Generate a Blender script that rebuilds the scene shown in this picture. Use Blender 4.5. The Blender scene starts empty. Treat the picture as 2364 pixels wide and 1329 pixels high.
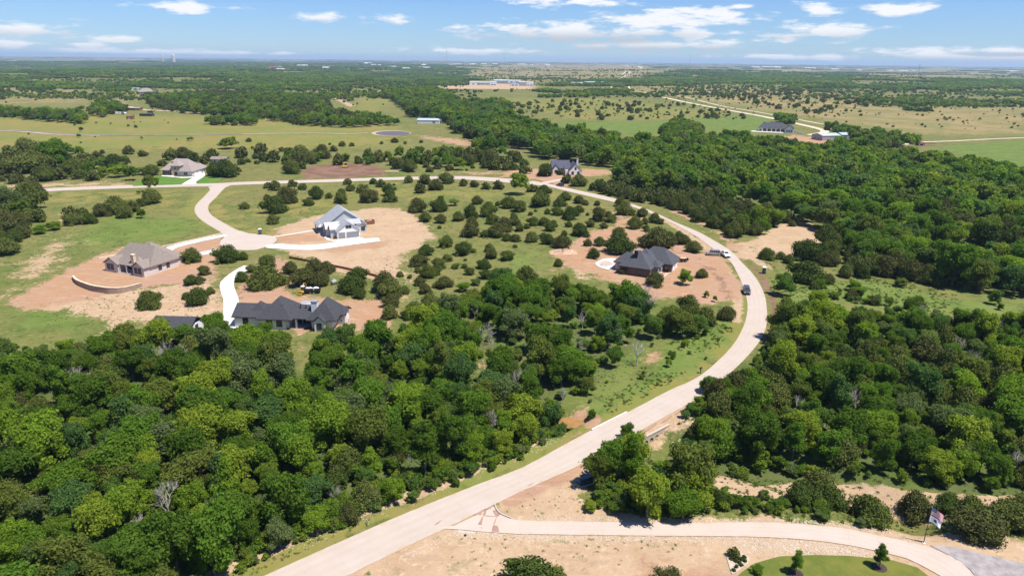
import bpy, bmesh, math, random
import numpy as np
from mathutils import Matrix, Vector
R = math.radians
sc = bpy.context.scene
COL = sc.collection
# ------------------------------------------------------------------ camera
PW, PH, FP, CH = 2364, 1329, 1576.0, 64.0
ROLL = math.atan2(25, 2364)
PITCH = math.atan((664.5 - 140.5) / FP)
cR, sR, cP, sP = math.cos(ROLL), math.sin(ROLL), math.cos(PITCH), math.sin(PITCH)
cam_d = bpy.data.cameras.new('camera')
cam = bpy.data.objects.new('camera', cam_d)
COL.objects.link(cam)
xa = Vector((cR, sR * sP, sR * cP)); ya = Vector((-sR, cR * sP, cR * cP)); za = -Vector((0, cP, -sP))
M = Matrix((xa, ya, za)).transposed().to_4x4()
M.translation = (0, 0, CH)
cam.matrix_world = M
cam_d.sensor_width = 36; cam_d.lens = 36 * FP / PW
cam_d.clip_start = 1; cam_d.clip_end = 90000
sc.camera = cam
# ------------------------------------------------------------------ world and sun
SUN_EL, SUN_AZ = 66.0, 116.0          # azimuth clockwise from +Y: from the right and a little behind
w = bpy.data.worlds.new('World'); sc.world = w; w.use_nodes = True
wn, wl = w.node_tree.nodes, w.node_tree.links
wn.clear()
wo = wn.new('ShaderNodeOutputWorld'); wb = wn.new('ShaderNodeBackground')
sky = wn.new('ShaderNodeTexSky'); sky.sky_type = 'NISHITA'; sky.sun_disc = False
sky.sun_elevation = R(SUN_EL); sky.sun_rotation = R(SUN_AZ); sky.altitude = 300
sky.air_density = 1.0; sky.dust_density = 0.05; sky.ozone_density = 3.0
wb.inputs['Strength'].default_value = 0.092
def mth(op, a, b=None, c=None, clamp=False):
    n = wn.new('ShaderNodeMath'); n.operation = op; n.use_clamp = clamp
    for i, v in enumerate((a, b, c)):
        if v is None: continue
        if isinstance(v, (int, float)): n.inputs[i].default_value = v
        else: wl.new(v, n.inputs[i])
    return n.outputs[0]
def wmap(v, a, b, c, d):
    n = wn.new('ShaderNodeMapRange'); n.interpolation_type = 'SMOOTHSTEP'
    wl.new(v, n.inputs[0])
    for i, x in enumerate((a, b, c, d)): n.inputs[i + 1].default_value = x
    return n.outputs[0]
tcw = wn.new('ShaderNodeTexCoord'); sep = wn.new('ShaderNodeSeparateXYZ'); wl.new(tcw.outputs['Generated'], sep.inputs[0])
az = mth('ARCTAN2', sep.outputs[0], sep.outputs[1]); el = mth('ARCSINE', sep.outputs[2])
cmb = wn.new('ShaderNodeCombineXYZ'); wl.new(az, cmb.inputs[0]); wl.new(el, cmb.inputs[1])
def ray(px, py):
    x = (px - PW / 2) / FP; y = -(py - PH / 2) / FP
    x, y = x * cR - y * sR, x * sR + y * cR
    return np.array([x, cP + y * sP, -sP + y * cP])
# clouds: direction and half-size of every cloud that stands in the photographed sky, in degrees of the sky
CLOUDS = [(1330, 75, 300, 24, 1), (1500, 104, 250, 16, 1), (1570, 44, 200, 24, 0), (1885, 74, 125, 20, .5), (1890, 24, 60, 15, 0), (2085, 22, 78, 15, 0),
          (1320, 5, 150, 11, 0), (75, 70, 110, 15, .6), (40, 105, 60, 12, .4), (200, 104, 40, 8, .3), (290, 90, 52, 8, .2), (740, 40, 58, 12, .2),
          (905, 46, 72, 11, .1), (430, 17, 130, 9, 0), (300, 120, 230, 8, .3), (1090, 118, 190, 7, .3), (1850, 132, 170, 7, .2), (2230, 132, 200, 16, 1.2),
          (1715, 16, 42, 7, 0), (1610, 76, 110, 12, .2), (520, 122, 160, 5, .2), (2310, 120, 90, 8, 1.2)]
npw = wn.new('ShaderNodeTexNoise'); npw.inputs['Scale'].default_value = 1.0; npw.inputs['Detail'].default_value = 9; npw.inputs['Roughness'].default_value = .62
mpn = wn.new('ShaderNodeMapping'); mpn.inputs['Scale'].default_value = (20, 85, 1); wl.new(cmb.outputs[0], mpn.inputs[0]); wl.new(mpn.outputs[0], npw.inputs['Vector'])
fld = shd = None
for px, py, hw, hh, g in CLOUDS:
    d = ray(px, py); d = d / np.linalg.norm(d)
    a0, e0 = math.atan2(d[0], d[1]), math.asin(d[2])
    ra, re = hw / FP * 1.05, hh / FP * 1.25
    mp = wn.new('ShaderNodeMapping'); mp.inputs['Location'].default_value = (-a0 / ra, -e0 / re, 0); mp.inputs['Scale'].default_value = (1 / ra, 1 / re, 0)
    wl.new(cmb.outputs[0], mp.inputs[0])
    ln = wn.new('ShaderNodeVectorMath'); ln.operation = 'LENGTH'; wl.new(mp.outputs[0], ln.inputs[0])
    v = mth('SUBTRACT', 1.0, ln.outputs['Value'])
    fld = v if fld is None else mth('MAXIMUM', fld, v)
    if g > 0:
        sp = wn.new('ShaderNodeSeparateXYZ'); wl.new(mp.outputs[0], sp.inputs[0])
        low = mth('MULTIPLY', mth('MULTIPLY', wmap(sp.outputs[1], .35, -.55, 0, 1), wmap(v, -.1, .35, 0, 1)), g)
        shd = low if shd is None else mth('MAXIMUM', shd, low)
# the same kind of clouds overhead and all round, beyond the picture
gmap = wn.new('ShaderNodeVectorMath'); gmap.operation = 'DIVIDE'
zz = mth('MAXIMUM', sep.outputs[2], 0.05)
cz = wn.new('ShaderNodeCombineXYZ'); [wl.new(zz, cz.inputs[i]) for i in range(3)]
wl.new(tcw.outputs['Generated'], gmap.inputs[0]); wl.new(cz.outputs[0], gmap.inputs[1])
gn = wn.new('ShaderNodeTexNoise'); gn.inputs['Scale'].default_value = 1.3; gn.inputs['Detail'].default_value = 7; gn.inputs['Roughness'].default_value = .6
wl.new(gmap.outputs[0], gn.inputs['Vector'])
gen = mth('MULTIPLY', wmap(gn.outputs['Fac'], .56, .72, 0, .9), wmap(el, .115, .2, 0, 1))
dens = wmap(mth('ADD', fld, mth('MULTIPLY', mth('SUBTRACT', npw.outputs['Fac'], .5), 3.4)), .12, .8, 0, 1)
dens = mth('MAXIMUM', mth('MULTIPLY', dens, .93), gen)
ccol = wn.new('ShaderNodeMixRGB'); ccol.inputs[1].default_value = (7.0, 7.0, 7.1, 1); ccol.inputs[2].default_value = (4.0, 4.2, 4.6, 1)
wl.new(mth('MULTIPLY', shd, 1.0, clamp=True), ccol.inputs[0])
skc = wn.new('ShaderNodeMixRGB'); skc.blend_type = 'MULTIPLY'; skc.inputs[0].default_value = 1; skc.inputs[2].default_value = (.46, .62, .92, 1)
wl.new(sky.outputs[0], skc.inputs[1])
cm = wn.new('ShaderNodeMixRGB'); wl.new(dens, cm.inputs[0]); wl.new(skc.outputs[0], cm.inputs[1]); wl.new(ccol.outputs[0], cm.inputs[2])
wl.new(cm.outputs[0], wb.inputs['Color']); wl.new(wb.outputs[0], wo.inputs[0])
sd = bpy.data.lights.new('sun', 'SUN'); sd.energy = 4.9; sd.angle = R(.53); sd.color = (1, .955, .88)
so = bpy.data.objects.new('sun', sd); COL.objects.link(so)
sdir = Vector((math.sin(R(SUN_AZ)) * math.cos(R(SUN_EL)), math.cos(R(SUN_AZ)) * math.cos(R(SUN_EL)), math.sin(R(SUN_EL))))
so.rotation_euler = sdir.to_track_quat('Z', 'Y').to_euler(); so.location = (0, 0, 300)
vs = sc.view_settings
vs.view_transform = 'Standard'; vs.look = 'None'; vs.gamma = 1; vs.use_curve_mapping = False; vs.exposure = 0.68
sc.render.engine = 'CYCLES'
sc.cycles.max_bounces = 6; sc.cycles.diffuse_bounces = 4; sc.cycles.glossy_bounces = 2; sc.cycles.transmission_bounces = 3
sc.cycles.volume_bounces = 0; sc.cycles.transparent_max_bounces = 4
sc.cycles.caustics_reflective = False; sc.cycles.caustics_refractive = False
# ------------------------------------------------------------------ terrain
def _h(ix, iy, s):
    n = (ix * 374761393 + iy * 668265263 + s * 974634777) & 0xffffffff
    n = ((n ^ (n >> 13)) * 1274126177) & 0xffffffff
    return ((n ^ (n >> 16)) & 0xffff) / 65535.0
def vnoise(x, y, s=0):
    x = np.asarray(x, float); y = np.asarray(y, float)
    ix = np.floor(x).astype(np.int64); iy = np.floor(y).astype(np.int64)
    fx = x - ix; fy = y - iy; fx = fx * fx * (3 - 2 * fx); fy = fy * fy * (3 - 2 * fy)
    a, b, c, d = _h(ix, iy, s), _h(ix + 1, iy, s), _h(ix, iy + 1, s), _h(ix + 1, iy + 1, s)
    return (a * (1 - fx) + b * fx) * (1 - fy) + (c * (1 - fx) + d * fx) * fy - .5
def fbm(x, y, s=0, o=3):
    t = 0; a = 1
    for i in range(o): t = t + a * vnoise(x * 2 ** i, y * 2 ** i, s + i); a *= .5
    return t
def ss(a, b, x):
    t = np.clip((x - a) / (b - a), 0, 1); return t * t * (3 - 2 * t)
CREEK = np.array([(60., 88.), (46., 98.), (33., 104.5), (26.5, 106.5), (10., 113.), (-6., 117.), (-40, 122)])
def segd(x, y, P):
    d = np.full(np.shape(x), 1e9)
    for (ax, ay), (bx, by) in zip(P[:-1], P[1:]):
        vx, vy = bx - ax, by - ay
        t = np.clip(((x - ax) * vx + (y - ay) * vy) / (vx * vx + vy * vy), 0, 1)
        d = np.minimum(d, np.hypot(x - ax - t * vx, y - ay - t * vy))
    return d
RDAX = np.array([(-27., 66.), (-8., 85.), (15., 107.6), (36., 127.)])      # axis of the street near the creek
def hgt(x, y):
    x = np.asarray(x, float); y = np.asarray(y, float)
    r = np.hypot(x, y)
    near = .5 * fbm(x / 90, y / 90, 3, 2)
    mid = ss(500, 1400, r) * 9 * fbm(x / 420, y / 420, 7, 2)
    far = ss(1500, 4000, r) * 34 * fbm(x / 1500, y / 1100, 11, 2) * (1 - .4 * ss(9000, 20000, r)) + 40 * ss(8000, 24000, r)
    z = near + mid + far
    cr = np.exp(-(segd(x, y, CREEK) / 5.2) ** 4) * ss(4.6, 6.4, segd(x, y, RDAX))
    return z - 2.3 * cr
def H(x, y): return float(hgt(x, y))
def at(px, py, dz=0.0):
    """the point of the ground (raised by dz) that stands at this spot of the photograph"""
    d = ray(px, py)
    if d[2] > -.004: d = np.array([d[0], d[1], -.004])
    t = (dz - CH) / d[2]
    lo, hi = t * .55, t * 1.6
    ts = np.linspace(lo, hi, 400)
    f = CH + d[2] * ts - dz - hgt(d[0] * ts, d[1] * ts)
    i = int(np.argmax(f < 0)) if (f < 0).any() else 399
    if i == 0: return d[0] * t, d[1] * t
    a, b = ts[i - 1], ts[i]
    q = f[i - 1] / (f[i - 1] - f[i] + 1e-12); t = a + (b - a) * q
    return float(d[0] * t), float(d[1] * t)
def proj(x, y, z):
    x = np.asarray(x, float); y = np.asarray(y, float); z = np.asarray(z, float) - CH
    dep = np.maximum(y * cP - z * sP, 1e-3); u = x / dep; v = (y * sP + z * cP) / dep
    u, v = u * cR + v * sR, -u * sR + v * cR
    return u * FP + PW / 2, PH / 2 - v * FP
def inpoly(x, y, P):
    P = np.asarray(P, float); r = np.zeros(np.shape(x), bool)
    for (ax, ay), (bx, by) in zip(P, np.roll(P, -1, 0)):
        c = ((ay > y) != (by > y)) & (x < (bx - ax) * (y - ay) / (by - ay + 1e-12) + ax)
        r ^= c
    return r
def wpoly(P, dz=0): return [at(a, b, dz) for a, b in P]
def smooth(P, n=6):
    P = [np.array(p, float) for p in P]; o = []
    Q = [2 * P[0] - P[1]] + P + [2 * P[-1] - P[-2]]
    for i in range(1, len(Q) - 2):
        for k in range(n):
            t = k / n; a, b, c, d = Q[i - 1:i + 3]
            o.append(.5 * (2 * b + (c - a) * t + (2 * a - 5 * b + 4 * c - d) * t * t + (3 * b - a - 3 * c + d) * t ** 3))
    o.append(P[-1]); return np.array(o)
# ------------------------------------------------------------------ material helpers
class NT:
    def __init__(s, name):
        s.m = bpy.data.materials.new(name); s.m.use_nodes = True
        s.n = s.m.node_tree.nodes; s.l = s.m.node_tree.links; s.n.clear()
        s.out = s.n.new('ShaderNodeOutputMaterial')
    def new(s, t, **k):
        n = s.n.new(t)
        for a, b in k.items(): setattr(n, a, b)
        return n
    def set(s, sock, v):
        if hasattr(v, 'is_output'): s.l.new(v, sock)
        elif isinstance(v, (tuple, list)) and len(v) == 3 and sock.type == 'RGBA': sock.default_value = (*v, 1)
        else: sock.default_value = v
    def math(s, op, a, b=0.0, clamp=False):
        n = s.new('ShaderNodeMath', operation=op, use_clamp=clamp); s.set(n.inputs[0], a); s.set(n.inputs[1], b); return n.outputs[0]
    def mix(s, f, a, b, bt='MIX'):
        n = s.new('ShaderNodeMixRGB', blend_type=bt); s.set(n.inputs[0], f); s.set(n.inputs[1], a); s.set(n.inputs[2], b); return n.outputs[0]
    def noise(s, scale, detail=4, rough=.55, vec=None, dist=0.0):
        n = s.new('ShaderNodeTexNoise'); n.inputs['Scale'].default_value = scale; n.inputs['Detail'].default_value = detail
        n.inputs['Roughness'].default_value = rough; n.inputs['Distortion'].default_value = dist
        if vec is not None: s.l.new(vec, n.inputs['Vector'])
        return n.outputs['Fac']
    def step(s, v, a, b, lo=0.0, hi=1.0):
        n = s.new('ShaderNodeMapRange', interpolation_type='SMOOTHSTEP'); s.set(n.inputs[0], v)
        for i, x in enumerate((a, b, lo, hi)): n.inputs[i + 1].default_value = x
        return n.outputs[0]
    def attr(s, name): return s.new('ShaderNodeAttribute', attribute_name=name).outputs['Fac']
    def pos(s): return s.new('ShaderNodeNewGeometry').outputs['Position']
    def obj(s): return s.new('ShaderNodeTexCoord').outputs['Object']
    def rnd(s): return s.new('ShaderNodeObjectInfo').outputs['Random']
    def bump(s, h, st, d=.1):
        n = s.new('ShaderNodeBump'); n.inputs['Strength'].default_value = st; n.inputs['Distance'].default_value = d; s.set(n.inputs['Height'], h); return n.outputs[0]
    def bsdf(s, col, rough=.8, metal=0.0, normal=None, spec=.3):
        b = s.new('ShaderNodeBsdfPrincipled'); s.set(b.inputs['Base Color'], col); s.set(b.inputs['Roughness'], rough); s.set(b.inputs['Metallic'], metal)
        b.inputs['Specular IOR Level'].default_value = spec
        if normal is not None: s.l.new(normal, b.inputs['Normal'])
        s.l.new(b.outputs[0], s.out.inputs[0]); return b
def simple(name, col, rough=.7, var=.18, scale=1.5, metal=0.0, spec=.3, bump=0.0, bscale=8):
    t = NT(name); p = t.obj()
    n = t.noise(scale, 5, .6, p)
    c = t.mix(t.step(n, .3, .7), [x * (1 - var) for x in col], [min(1, x * (1 + var)) for x in col])
    c = t.mix(t.math('MULTIPLY', t.math('SUBTRACT', t.rnd(), .5), .14), c, [min(1, x * 1.5) for x in col])
    t.bsdf(c, rough, metal, t.bump(t.noise(bscale, 4, .6, p), bump, .05) if bump else None, spec)
    return t.m
MAT = {}
def m_concrete(name, a, b, stain):
    t = NT(name); p = t.pos()
    n = t.noise(.25, 6, .6, p); n2 = t.noise(3, 5, .65, p)
    c = t.mix(t.step(n, .3, .7), a, b)
    c = t.mix(t.step(n2, .62, .8, 0, .35), c, stain)
    n3 = t.noise(.09, 4, .7, p, .8); c = t.mix(t.step(n3, .5, .72, 0, .3), c, stain); c = t.mix(t.step(t.noise(.7, 6, .75, p, 1.0), .58, .72, 0, .3), c, [x * .8 for x in stain])
    c = t.mix(t.math('MULTIPLY', t.rnd(), .22), c, stain)
    u = t.attr('lane'); has = t.math('GREATER_THAN', u, .5); uu = t.math('SUBTRACT', u, 1.0)
    wv = t.math('SINE', t.math('MULTIPLY', uu, 12.566)); tyre = t.math('MULTIPLY', t.math('MULTIPLY', t.math('MULTIPLY', wv, wv), has), t.step(t.noise(.2, 4, .6, p), .3, .6, .08, .3)); c = t.mix(tyre, c, [x * .85 for x in stain])
    ed = t.math('ABSOLUTE', t.math('SUBTRACT', uu, .5)); wash = t.math('MULTIPLY', has, t.step(t.math('ADD', ed, t.math('MULTIPLY', t.math('SUBTRACT', t.noise(.5, 6, .75, p), .5), .42)), .45, .5, 0, .75)); c = t.mix(wash, c, (.40, .29, .19))
    t.bsdf(c, .85, 0, t.bump(t.noise(14, 4, .6, p), .15, .02), .25)
    return t.m
MAT['road'] = m_concrete('road concrete', (.43, .368, .32), (.40, .338, .288), (.42, .33, .26))
MAT['drive'] = m_concrete('new concrete', (.62, .60, .58), (.58, .555, .53), (.52, .46, .4))
MAT['fgdrive'] = m_concrete('drive concrete', (.45, .38, .326), (.415, .35, .296), (.45, .36, .29))
MAT['joint'] = simple('joint sealer', (.41, .35, .305), .9)
MAT['asphalt'] = simple('asphalt', (.27, .24, .235), .9, .2, .8, bump=.2)
MAT['gravelroad'] = simple('gravel track', (.52, .43, .32), .95, .2, .15)
MAT['track'] = simple('dark track', (.17, .15, .12), .95, .25, .1)
MAT['stain'] = simple('wet earth', (.29, .18, .13), .7, .15, 1)
def m_grass(name, a, b, c3, s1=.12):
    t = NT(name); p = t.pos()
    c = t.mix(t.step(t.noise(s1, 5, .6, p), .35, .65), a, b)
    c = t.mix(t.step(t.noise(1.7, 5, .7, p), .5, .72, 0, .6), c, c3)
    t.bsdf(c, .95, 0, t.bump(t.noise(5, 4, .7, p), .5, .12), .1)
    return t.m
MAT['lawn'] = m_grass('mown lawn', (.095, .12, .022), (.14, .145, .03), (.18, .15, .05), .3)
MAT['greenlawn'] = m_grass('watered lawn', (.07, .15, .022), (.10, .18, .03), (.12, .16, .04))
def m_water(name, col, rough=.12):
    t = NT(name); p = t.pos()
    t.bsdf(t.mix(t.step(t.noise(.5, 4, .6, p), .3, .7), col, [x * 1.35 for x in col]), rough, 0, t.bump(t.noise(2, 3, .5, p), .05, .03), .5)
    return t.m
MAT['muddy'] = m_water('muddy water', (.24, .13, .05), .2); MAT['pond'] = m_water('pond water', (.16, .2, .24), .1)
def m_shingle(name, a, b, row=.3):
    t = NT(name); o = t.obj()
    sx = t.new('ShaderNodeSeparateXYZ'); t.l.new(o, sx.inputs[0])
    rows = t.math('FRACT', t.math('MULTIPLY', sx.outputs[2], 1 / row * 1.6))
    c = t.mix(t.step(t.noise(2.2, 6, .75, o), .35, .65), a, b)
    c = t.mix(t.step(t.noise(11, 3, .6, o), .4, .7, 0, .5), c, [x * .72 for x in a])
    c = t.mix(t.step(rows, .8, 1, 0, .35), c, [x * .6 for x in a])
    t.bsdf(c, .9, 0, t.bump(rows, .3, .05), .2)
    return t.m
MAT['roof_brown'] = m_shingle('brown shingle', (.20, .165, .14), (.27, .225, .195))
MAT['roof_dark'] = m_shingle('dark shingle', (.055, .058, .07), (.095, .098, .11))
MAT['roof_char'] = m_shingle('charcoal shingle', (.045, .047, .055), (.07, .07, .08))
MAT['roof_taupe'] = m_shingle('taupe shingle', (.27, .22, .205), (.33, .28, .26))
MAT['roof_blue'] = m_shingle('slate shingle', (.07, .072, .105), (.11, .11, .15))
def m_seam(name, col, metal=.5, rough=.4, axis=0, pitch=.5):
    t = NT(name); o = t.obj(); sx = t.new('ShaderNodeSeparateXYZ'); t.l.new(o, sx.inputs[0])
    f = t.math('FRACT', t.math('DIVIDE', sx.outputs[axis], pitch))
    c = t.mix(t.step(f, .84, .95), col, [x * .6 for x in col]); c = t.mix(t.step(t.noise(.4, 3, .5, o), .3, .7, 0, .4), c, [x * .8 for x in col])
    t.bsdf(c, rough, metal, t.bump(f, .4, .05), .4); return t.m
MAT['roof_metal'] = m_seam('standing seam metal', (.38, .385, .395), .1, .5, 1, .6)
MAT['shed_roof'] = m_seam('galvanised roof', (.55, .62, .64), .3, .4, 0, 1.0)
MAT['shed_wall'] = m_seam('ribbed sheet wall', (.40, .36, .35), .1, .5, 0, 1.0)
def m_brick(name, a, b, mortar, w_=.8, h_=.3):
    t = NT(name); o = t.obj(); sx = t.new('ShaderNodeSeparateXYZ'); t.l.new(o, sx.inputs[0])
    cb = t.new('ShaderNodeCombineXYZ'); t.l.new(t.math('ADD', sx.outputs[0], sx.outputs[1]), cb.inputs[0]); t.l.new(sx.outputs[2], cb.inputs[1])
    bk = t.new('ShaderNodeTexBrick'); t.l.new(cb.outputs[0], bk.inputs[0]); bk.inputs['Scale'].default_value = 1
    bk.inputs['Brick Width'].default_value = w_; bk.inputs['Row Height'].default_value = h_; bk.inputs['Mortar Size'].default_value = .03
    for k, v in zip(('Color1', 'Color2', 'Mortar'), (a, b, mortar)): bk.inputs[k].default_value = (*v, 1)
    c = t.mix(t.step(t.noise(1.2, 4, .6, o), .35, .7, 0, .5), bk.outputs['Color'], [x * .75 for x in a])
    t.bsdf(c, .9, 0, t.bump(bk.outputs['Fac'], .3, -.03), .15); return t.m
MAT['brick_pale'] = m_brick('pale brick', (.62, .54, .50), (.54, .46, .42), (.62, .58, .54))
MAT['brick_dark'] = m_brick('brown brick', (.16, .095, .075), (.12, .075, .06), (.2, .16, .14))
MAT['stone'] = m_brick('limestone', (.50, .40, .29), (.36, .27, .19), (.48, .42, .34), .9, .45)
MAT['wallstone'] = m_brick('block wall stone', (.36, .27, .215), (.29, .21, .165), (.22, .17, .14), 1.0, .35)
MAT['cap'] = simple('wall cap', (.60, .47, .33), .85)
MAT['white'] = simple('white siding', (.72, .72, .72), .6, .06, 1)
MAT['whitebrick'] = simple('white painted brick', (.74, .70, .66), .7, .08, 1)
MAT['greysiding'] = m_seam('grey board siding', (.50, .51, .52), 0, .7, 0, .4)
MAT['trim'] = simple('trim paint', (.66, .64, .62), .6, .05)
MAT['darktrim'] = simple('dark trim', (.06, .055, .05), .6, .1)
MAT['fascia'] = simple('brown fascia', (.12, .085, .065), .7, .1)
MAT['door_grey'] = m_seam('garage door panel', (.25, .25, .265), 0, .5, 2, .5)
MAT['door_wood'] = simple('stained wood door', (.1, .05, .03), .5)
t = NT('window glass'); t.bsdf(t.mix(t.noise(.6, 2, .5, t.obj()), (.02, .025, .03), (.05, .06, .07)), .06, 0, None, .6); MAT['glass'] = t.m
MAT['rust'] = simple('rust', (.20, .085, .05), .85, .3, 1.5)
MAT['black'] = simple('black paint', (.02, .02, .022), .45, .2)
MAT['rubber'] = simple('tyre rubber', (.02, .02, .02), .85)
MAT['steel'] = simple('galvanised steel', (.42, .43, .44), .4, .1, 2, .5)
def m_paint(name, col, metal=.2):
    t = NT(name); o = t.obj(); b = t.bsdf(t.mix(t.step(t.noise(3, 4, .6, o), .4, .8, 0, .25), col, (.3, .24, .18)), .28, metal, None, .5)
    b.inputs['Coat Weight'].default_value = .5; return t.m
MAT['car_white'] = m_paint('white car paint', (.75, .76, .77), 0); MAT['car_silver'] = m_paint('silver car paint', (.42, .40, .38), .4)
MAT['car_dark'] = m_paint('dark blue grey car paint', (.045, .06, .08), .3); MAT['car_black'] = m_paint('black car paint', (.015, .015, .018), .2)
MAT['yellow'] = m_paint('machine yellow', (.65, .40, .05), 0); MAT['red'] = m_paint('machine red', (.38, .05, .05), 0)
MAT['toilet'] = m_paint('dark blue plastic', (.02, .035, .06), 0); MAT['green_box'] = m_paint('dark green cabinet', (.02, .055, .05), 0)
MAT['lamp'] = simple('lamp glass', (.7, .7, .68), .15)
MAT['rock'] = simple('limestone rock', (.47, .385, .30), .9, .3, 3, bump=.3)
MAT['bark'] = simple('bark', (.15, .125, .10), .95, .3, 3, bump=.4)
MAT['deadwood'] = simple('weathered dead wood', (.40, .36, .335), .9, .2, 3)
MAT['mulch'] = simple('dark mulch', (.05, .035, .028), .95, .3, 2)
MAT['earth'] = simple('red earth heap', (.42, .27, .18), .95, .25, 1.0, bump=.5)
MAT['lumber'] = simple('sawn lumber', (.62, .45, .25), .8, .2, 2)
# ------------------------------------------------------------------ mesh helpers
class MB:
    def __init__(s): s.v = []; s.f = []; s.mi = []
    def add(s, V, F, mi=0):
        o = len(s.v); s.v += [tuple(map(float, p)) for p in V]; s.f += [tuple(i + o for i in f) for f in F]; s.mi += [mi] * len(F); return s
    def box(s, x0, x1, y0, y1, z0, z1, mi=0, tx=0, ty=0):
        V = [(x0, y0, z0), (x1, y0, z0), (x1, y1, z0), (x0, y1, z0), (x0 + tx, y0 + ty, z1), (x1 - tx, y0 + ty, z1), (x1 - tx, y1 - ty, z1), (x0 + tx, y1 - ty, z1)]
        return s.add(V, [(3, 2, 1, 0), (4, 5, 6, 7), (0, 1, 5, 4), (1, 2, 6, 5), (2, 3, 7, 6), (3, 0, 4, 7)], mi)
    def tube(s, P, rad, n=6, mi=0, cap=True):
        P = [Vector(p) for p in P]; rad = rad if isinstance(rad, (list, tuple)) else [rad] * len(P); rings = []
        for i, p in enumerate(P):
            d = (P[min(i + 1, len(P) - 1)] - P[max(i - 1, 0)]).normalized()
            u = d.cross(Vector((0, 0, 1)) if abs(d.z) < .9 else Vector((1, 0, 0))).normalized(); v = d.cross(u)
            rings.append([p + (u * math.cos(2 * math.pi * k / n) + v * math.sin(2 * math.pi * k / n)) * rad[i] for k in range(n)])
        V = [q for r in rings for q in r]
        F = [(i * n + k, i * n + (k + 1) % n, (i + 1) * n + (k + 1) % n, (i + 1) * n + k) for i in range(len(P) - 1) for k in range(n)]
        if cap: F += [tuple(range(n))[::-1], tuple(range((len(P) - 1) * n, len(P) * n))]
        return s.add(V, F, mi)
    def prism(s, prof, y0, y1, mi=0, axis='y'):
        n = len(prof); f = (lambda a, b, c: (a, c, b)) if axis == 'y' else (lambda a, b, c: (c, a, b))
        V = [f(a, b, y0) for a, b in prof] + [f(a, b, y1) for a, b in prof]
        return s.add(V, [(i, (i + 1) % n, n + (i + 1) % n, n + i) for i in range(n)] + [tuple(range(n))[::-1], tuple(range(n, 2 * n))], mi)
    def hip(s, x0, x1, y0, y1, z, h, ov=.45, th=.22, rz=0.0, mi=0):
        x0 -= ov; x1 += ov; y0 -= ov; y1 += ov
        W, D = x1 - x0, y1 - y0
        if W >= D: a, b = (x0 + D / 2 - rz, (y0 + y1) / 2, z + h), (x1 - D / 2 + rz, (y0 + y1) / 2, z + h)
        else: a, b = ((x0 + x1) / 2, y0 + W / 2 - rz, z + h), ((x0 + x1) / 2, y1 - W / 2 + rz, z + h)
        if W >= D and b[0] - a[0] < .02: b = (a[0] + .02, b[1], b[2])
        if W < D and b[1] - a[1] < .02: b = (b[0], a[1] + .02, b[2])
        lo = [(x0, y0, z - th), (x1, y0, z - th), (x1, y1, z - th), (x0, y1, z - th)]; up = [(p[0], p[1], z) for p in lo]
        V = lo + up + [a, b]
        F = [(3, 2, 1, 0), (0, 1, 5, 4), (1, 2, 6, 5), (2, 3, 7, 6), (3, 0, 4, 7)]
        F += [(4, 5, 9, 8), (5, 6, 9), (6, 7, 8, 9), (7, 4, 8)] if W >= D else [(4, 5, 8), (5, 6, 9, 8), (6, 7, 9), (7, 4, 8, 9)]
        return s.add(V, F, mi)
    def gable(s, x0, x1, y0, y1, z, h, axis='x', ov=.4, th=.22, mi=0, end=.35):
        if axis == 'x':
            y0 -= ov; y1 += ov; x0 -= end; x1 += end; m_ = (y0 + y1) / 2
            pr = [(y0, z - th), (m_, z + h - th), (y1, z - th), (y1, z), (m_, z + h), (y0, z)]
            return s.prism(pr, x0, x1, mi, 'x')
        x0 -= ov; x1 += ov; y0 -= end; y1 += end; m_ = (x0 + x1) / 2
        pr = [(x0, z - th), (m_, z + h - th), (x1, z - th), (x1, z), (m_, z + h), (x0, z)]
        return s.prism(pr, y0, y1, mi, 'y')
    def gwall(s, x0, x1, y0, y1, z0, z, h, axis='x', mi=0):
        """walls of a gabled block, with the triangles under the roof"""
        pr = lambda a, b: [(a, z0), (b, z0), (b, z - .05), ((a + b) / 2, z + h - .35), (a, z - .05)]
        return s.prism(pr(y0, y1), x0, x1, mi, 'x') if axis == 'x' else s.prism(pr(x0, x1), y0, y1, mi, 'y')
    def build(s, name, mats, parent=None, smooth=False, loc=None):
        me = bpy.data.meshes.new(name); me.from_pydata(s.v, [], s.f)
        mats = mats if isinstance(mats, (list, tuple)) else [mats]
        for m_ in mats: me.materials.append(m_)
        if len(mats) > 1: me.polygons.foreach_set('material_index', s.mi)
        if smooth: me.polygons.foreach_set('use_smooth', [True] * len(s.f))
        bm = bmesh.new(); bm.from_mesh(me); bmesh.ops.recalc_face_normals(bm, faces=bm.faces); bm.to_mesh(me); bm.free()
        return link(name, me, parent, loc)
def link(name, me, parent=None, loc=None):
    o = bpy.data.objects.new(name, me); COL.objects.link(o)
    if parent is not None: o.parent = parent
    if loc is not None: o.location = loc
    return o
def tag(o, label=None, cat=None, group=None, kind=None):
    for k, v in (('label', label), ('category', cat), ('group', group), ('kind', kind)):
        if v: o[k] = v
    return o
def thing(name, label, cat, loc=(0, 0, 0), rz=0, group=None):
    o = bpy.data.objects.new(name, None); COL.objects.link(o); o.location = loc; o.rotation_euler = (0, 0, rz); o.empty_display_size = .3
    return tag(o, label, cat, group)
def copy_tree(o, parent=None):
    c = o.copy(); COL.objects.link(c)
    if parent is not None: c.parent = parent
    for ch in o.children: copy_tree(ch, c)
    return c
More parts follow.
